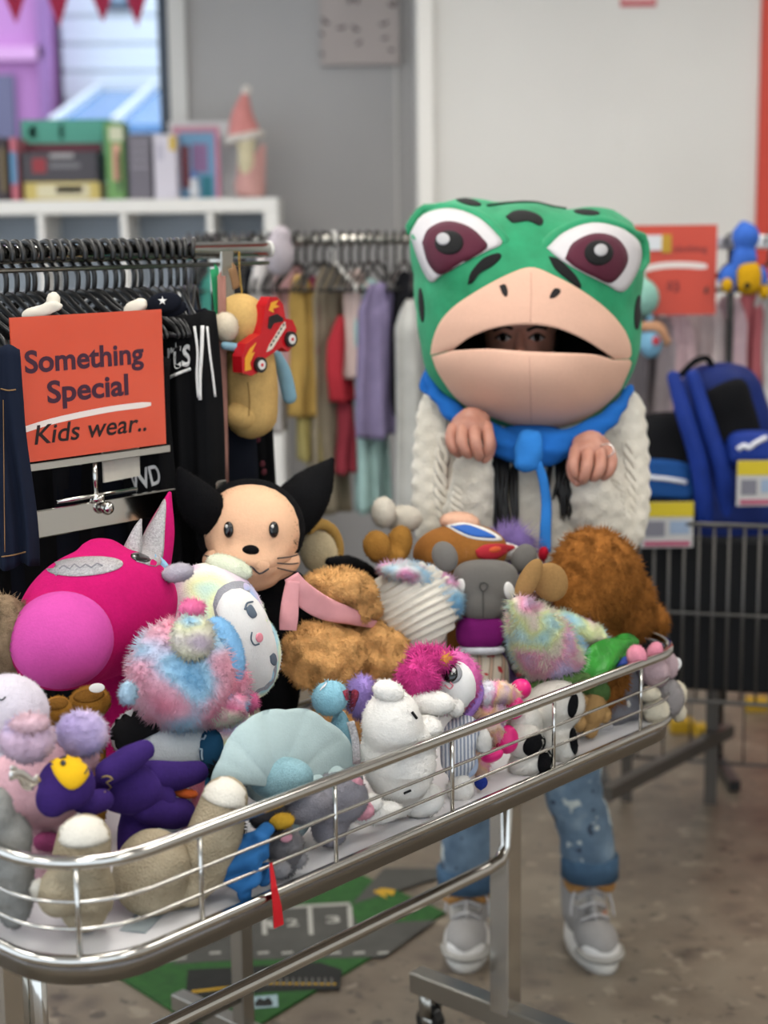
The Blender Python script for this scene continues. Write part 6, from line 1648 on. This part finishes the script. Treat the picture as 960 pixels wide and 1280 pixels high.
t.e('collar', plush('apricot_plush', '#cc9a78', .08), [('t', [(806, 408, 6, .01), (822, 410, 7, .01), (832, 426, 6, .0)])]); t.dec('patch', plain('red_patch', '#b03a44', .8), (820, 426, 5, 6), .003)

# ---- wire cart with backpacks
CY = 4.0
ct = thing('wire_cart', 'dark wire mesh cart holding blue backpacks', 'cart', (atY(860, 900, CY)[0] + .1, CY + .25, 0))
WM = plain('wire_grey', '#5e5b58', .4, .6)
A, B_ = atY(745, 651, CY), atY(985, 676, CY - .12)
xa, xb = A[0], B_[0] + .35
zt_, zb_ = A[2], atY(800, 868, CY)[2]
Xd = unit(npa([B_[0] - A[0], B_[1] - A[1], 0])); Yd = npa([-Xd[1], Xd[0], 0]); Lc = .85; Wc = .40
def cp(a, p, z): return npa([A[0], A[1], 0]) + Xd * a + Yd * p + ZU * z
CM = basis(Xd, Yd, ZU)
for z, r in ((zt_, .006), ((zt_ + zb_) / 2 + .0, .004), (zb_, .006)):
    mesh_obj('frame_wire', *tube([cp(0, 0, z), cp(Lc, 0, z), cp(Lc, Wc, z), cp(0, Wc, z)], r, 8, closed=True), WM, ct)
nw = int(Lc / .036)
for i in range(nw + 1): mesh_obj('wire', *tube([cp(Lc * i / nw, 0, zb_), cp(Lc * i / nw, 0, zt_)], .0036, 6), WM, ct)
for i in range(1, 12): mesh_obj('wire', *tube([cp(0, Wc * i / 12, zb_), cp(0, Wc * i / 12, zt_)], .0036, 6), WM, ct)
mesh_obj('liner', *box(cp(Lc / 2, Wc / 2, (zt_ + zb_) / 2 - .01), (Lc - .05, Wc - .05, zt_ - zb_ - .06), CM, .01), plain('liner_black', '#0d0d10', .9, var=.2, vs=6), ct, smooth=False)
STL = plain('cart_steel', '#5c5650', .4, .5)
pc = atZ(888, 1003, 0)
mesh_obj('leg', *box((pc[0], pc[1], zb_ / 2), (.035, .035, zb_), CM), STL, ct, smooth=False)
for a_, p_ in ((.05, Wc - .03), (Lc - .04, Wc / 2)): mesh_obj('leg', *box(cp(a_, p_, zb_ / 2), (.03, .03, zb_), CM), STL, ct, smooth=False)
f0, f1 = atZ(758, 992, .2), atZ(912, 912, .2)
mesh_obj('brace', *box((f0 + f1) / 2, (np.linalg.norm(f1 - f0), .03, .035), basis(f1 - f0, np.cross(ZU, f1 - f0), ZU)), STL, ct, smooth=False)
for i in range(0, nw + 1, 2): mesh_obj('low_wire', *tube([cp(Lc * i / nw, Wc, .12), cp(Lc * i / nw, Wc, zb_)], .0028, 6), WM, ct)
mesh_obj('low_frame_wire', *tube([cp(0, Wc, .12), cp(Lc, Wc, .12)], .005, 6), WM, ct)
for i, (x, y) in enumerate(((852, 915), (884, 922), (945, 888))):
    c = atZ(x, y, 0)
    o = mesh_obj('carton', *box((c[0], c[1], .022), (.075, .05, .044), None, .004), plain('yellow_card', '#b8921c', .6), smooth=False)
    tag(o, 'small yellow carton on the floor beyond the wire cart', 'carton', 'yellow cartons on the floor')
# backpacks
def rbox(c, s_, M, pw=.45, seg=40): return ell(c, npa(s_) / 2, M, seg, seg // 2, pw)
BP = fabric('royal_nylon', '#13235c', rough=.6); BPL = fabric('royal_nylon_light', '#1a327f', rough=.6); MESHB = fabric('black_mesh', '#0f0f12')
t = BToy('backpack', 'royal blue backpack with black mesh panel standing in the wire cart', 'backpack', 900, 690, CY + .12)
t.e('body', BP, [(905, 590, 60, 135, -4, 60, 0, None, .6), (895, 500, 48, 46, 0, 50, 0, None, .8)], voxel=.010, smooth=8, lumps=.006)
t.dec('mesh_panel', MESHB, [(868, 498), (900, 480), (928, 474), (940, 500), (950, 545), (925, 558), (900, 555), (884, 530)], .008, reg=True)
pk = t.e('front_pocket', BPL, [(938, 562, 34, 24, 0, 34, .10, None, .6)], lumps=.003)
t.line('logo', plain('logo_white', '#d4d4da', .6), [(922, 562), (930, 557), (936, 560), (944, 554), (958, 547)], 3.2, .003, parent=pk)
for pts in ([(842, 472, 8, .09), (856, 520, 10, .12), (874, 580, 11, .13), (882, 650, 11, .12)], [(866, 470, 8, .09), (884, 530, 10, .12), (903, 590, 11, .13), (908, 655, 11, .12)]): t.e('strap', BPL, [('t', pts)], lumps=.002)
t.e('handle', MESHB, [('t', [(852, 468, 4, .06), (868, 452, 4, .05), (884, 448, 4, .04), (892, 462, 4, .04)])], lumps=0)
def leaflet(x0, y0, x1, y1, lab, Y_):
    t = thing('price_card', lab, 'card', atY((x0 + x1) / 2, y1, Y_)); a_, b_ = atY(x0, y0, Y_), atY(x1, y1, Y_)
    slab('card', a_[0], b_[0], Y_, Y_ + .003, b_[2], a_[2], plain('card_white', '#b9b6b4', .5), t)
    h = a_[2] - b_[2]
    slab('yellow_band', a_[0], b_[0], Y_ - .002, Y_, a_[2] - h * .32, a_[2], plain('card_yellow', '#c9b21c', .5), t)
    slab('print', a_[0] + .01, a_[0] + (b_[0] - a_[0]) * .45, Y_ - .002, Y_, b_[2] + h * .25, a_[2] - h * .42, plain('card_grey', '#77757f', .5), t)
    slab('print', a_[0] + (b_[0] - a_[0]) * .55, b_[0] - .01, Y_ - .002, Y_, b_[2] + h * .3, a_[2] - h * .42, plain('card_blue', '#8fa0b8', .5), t)
    slab('print', a_[0] + .008, b_[0] - .008, Y_ - .002, Y_, b_[2] + .004, b_[2] + h * .14, plain('card_red', '#a8506a', .5), t)
leaflet(922, 576, 975, 632, 'yellow topped price card on the blue backpack', CY - .10)
leaflet(802, 628, 866, 684, 'yellow topped price card below the black and blue bag', CY - .06)
t = BToy('backpack', 'black bag with a blue lettered band next to the blue backpack', 'backpack', 835, 690, CY + .10)
t.e('body', MESHB, [(832, 610, 48, 95, 0, 44, 0, None, .6)], lumps=.005)
bd = t.dec('band', fabric('band_blue', '#204a84'), [(795, 574), (825, 574), (860, 580), (866, 600), (868, 622), (830, 622), (797, 618), (793, 596)], .006, reg=True)
t.line('logo', plain('logo_white', '#d4d4da', .6), [(801, 594), (815, 597), (835, 599), (858, 603)], 3.0, .003, parent=bd)
t = BToy('bag', 'crumpled black cloth bag at the cart end beside the backpack', 'bag', 950, 690, CY + .18)
t.e('bag_body', MESHB, [(965, 620, 46, 70, 0, 40, -.02, None, .8)], lumps=.01)
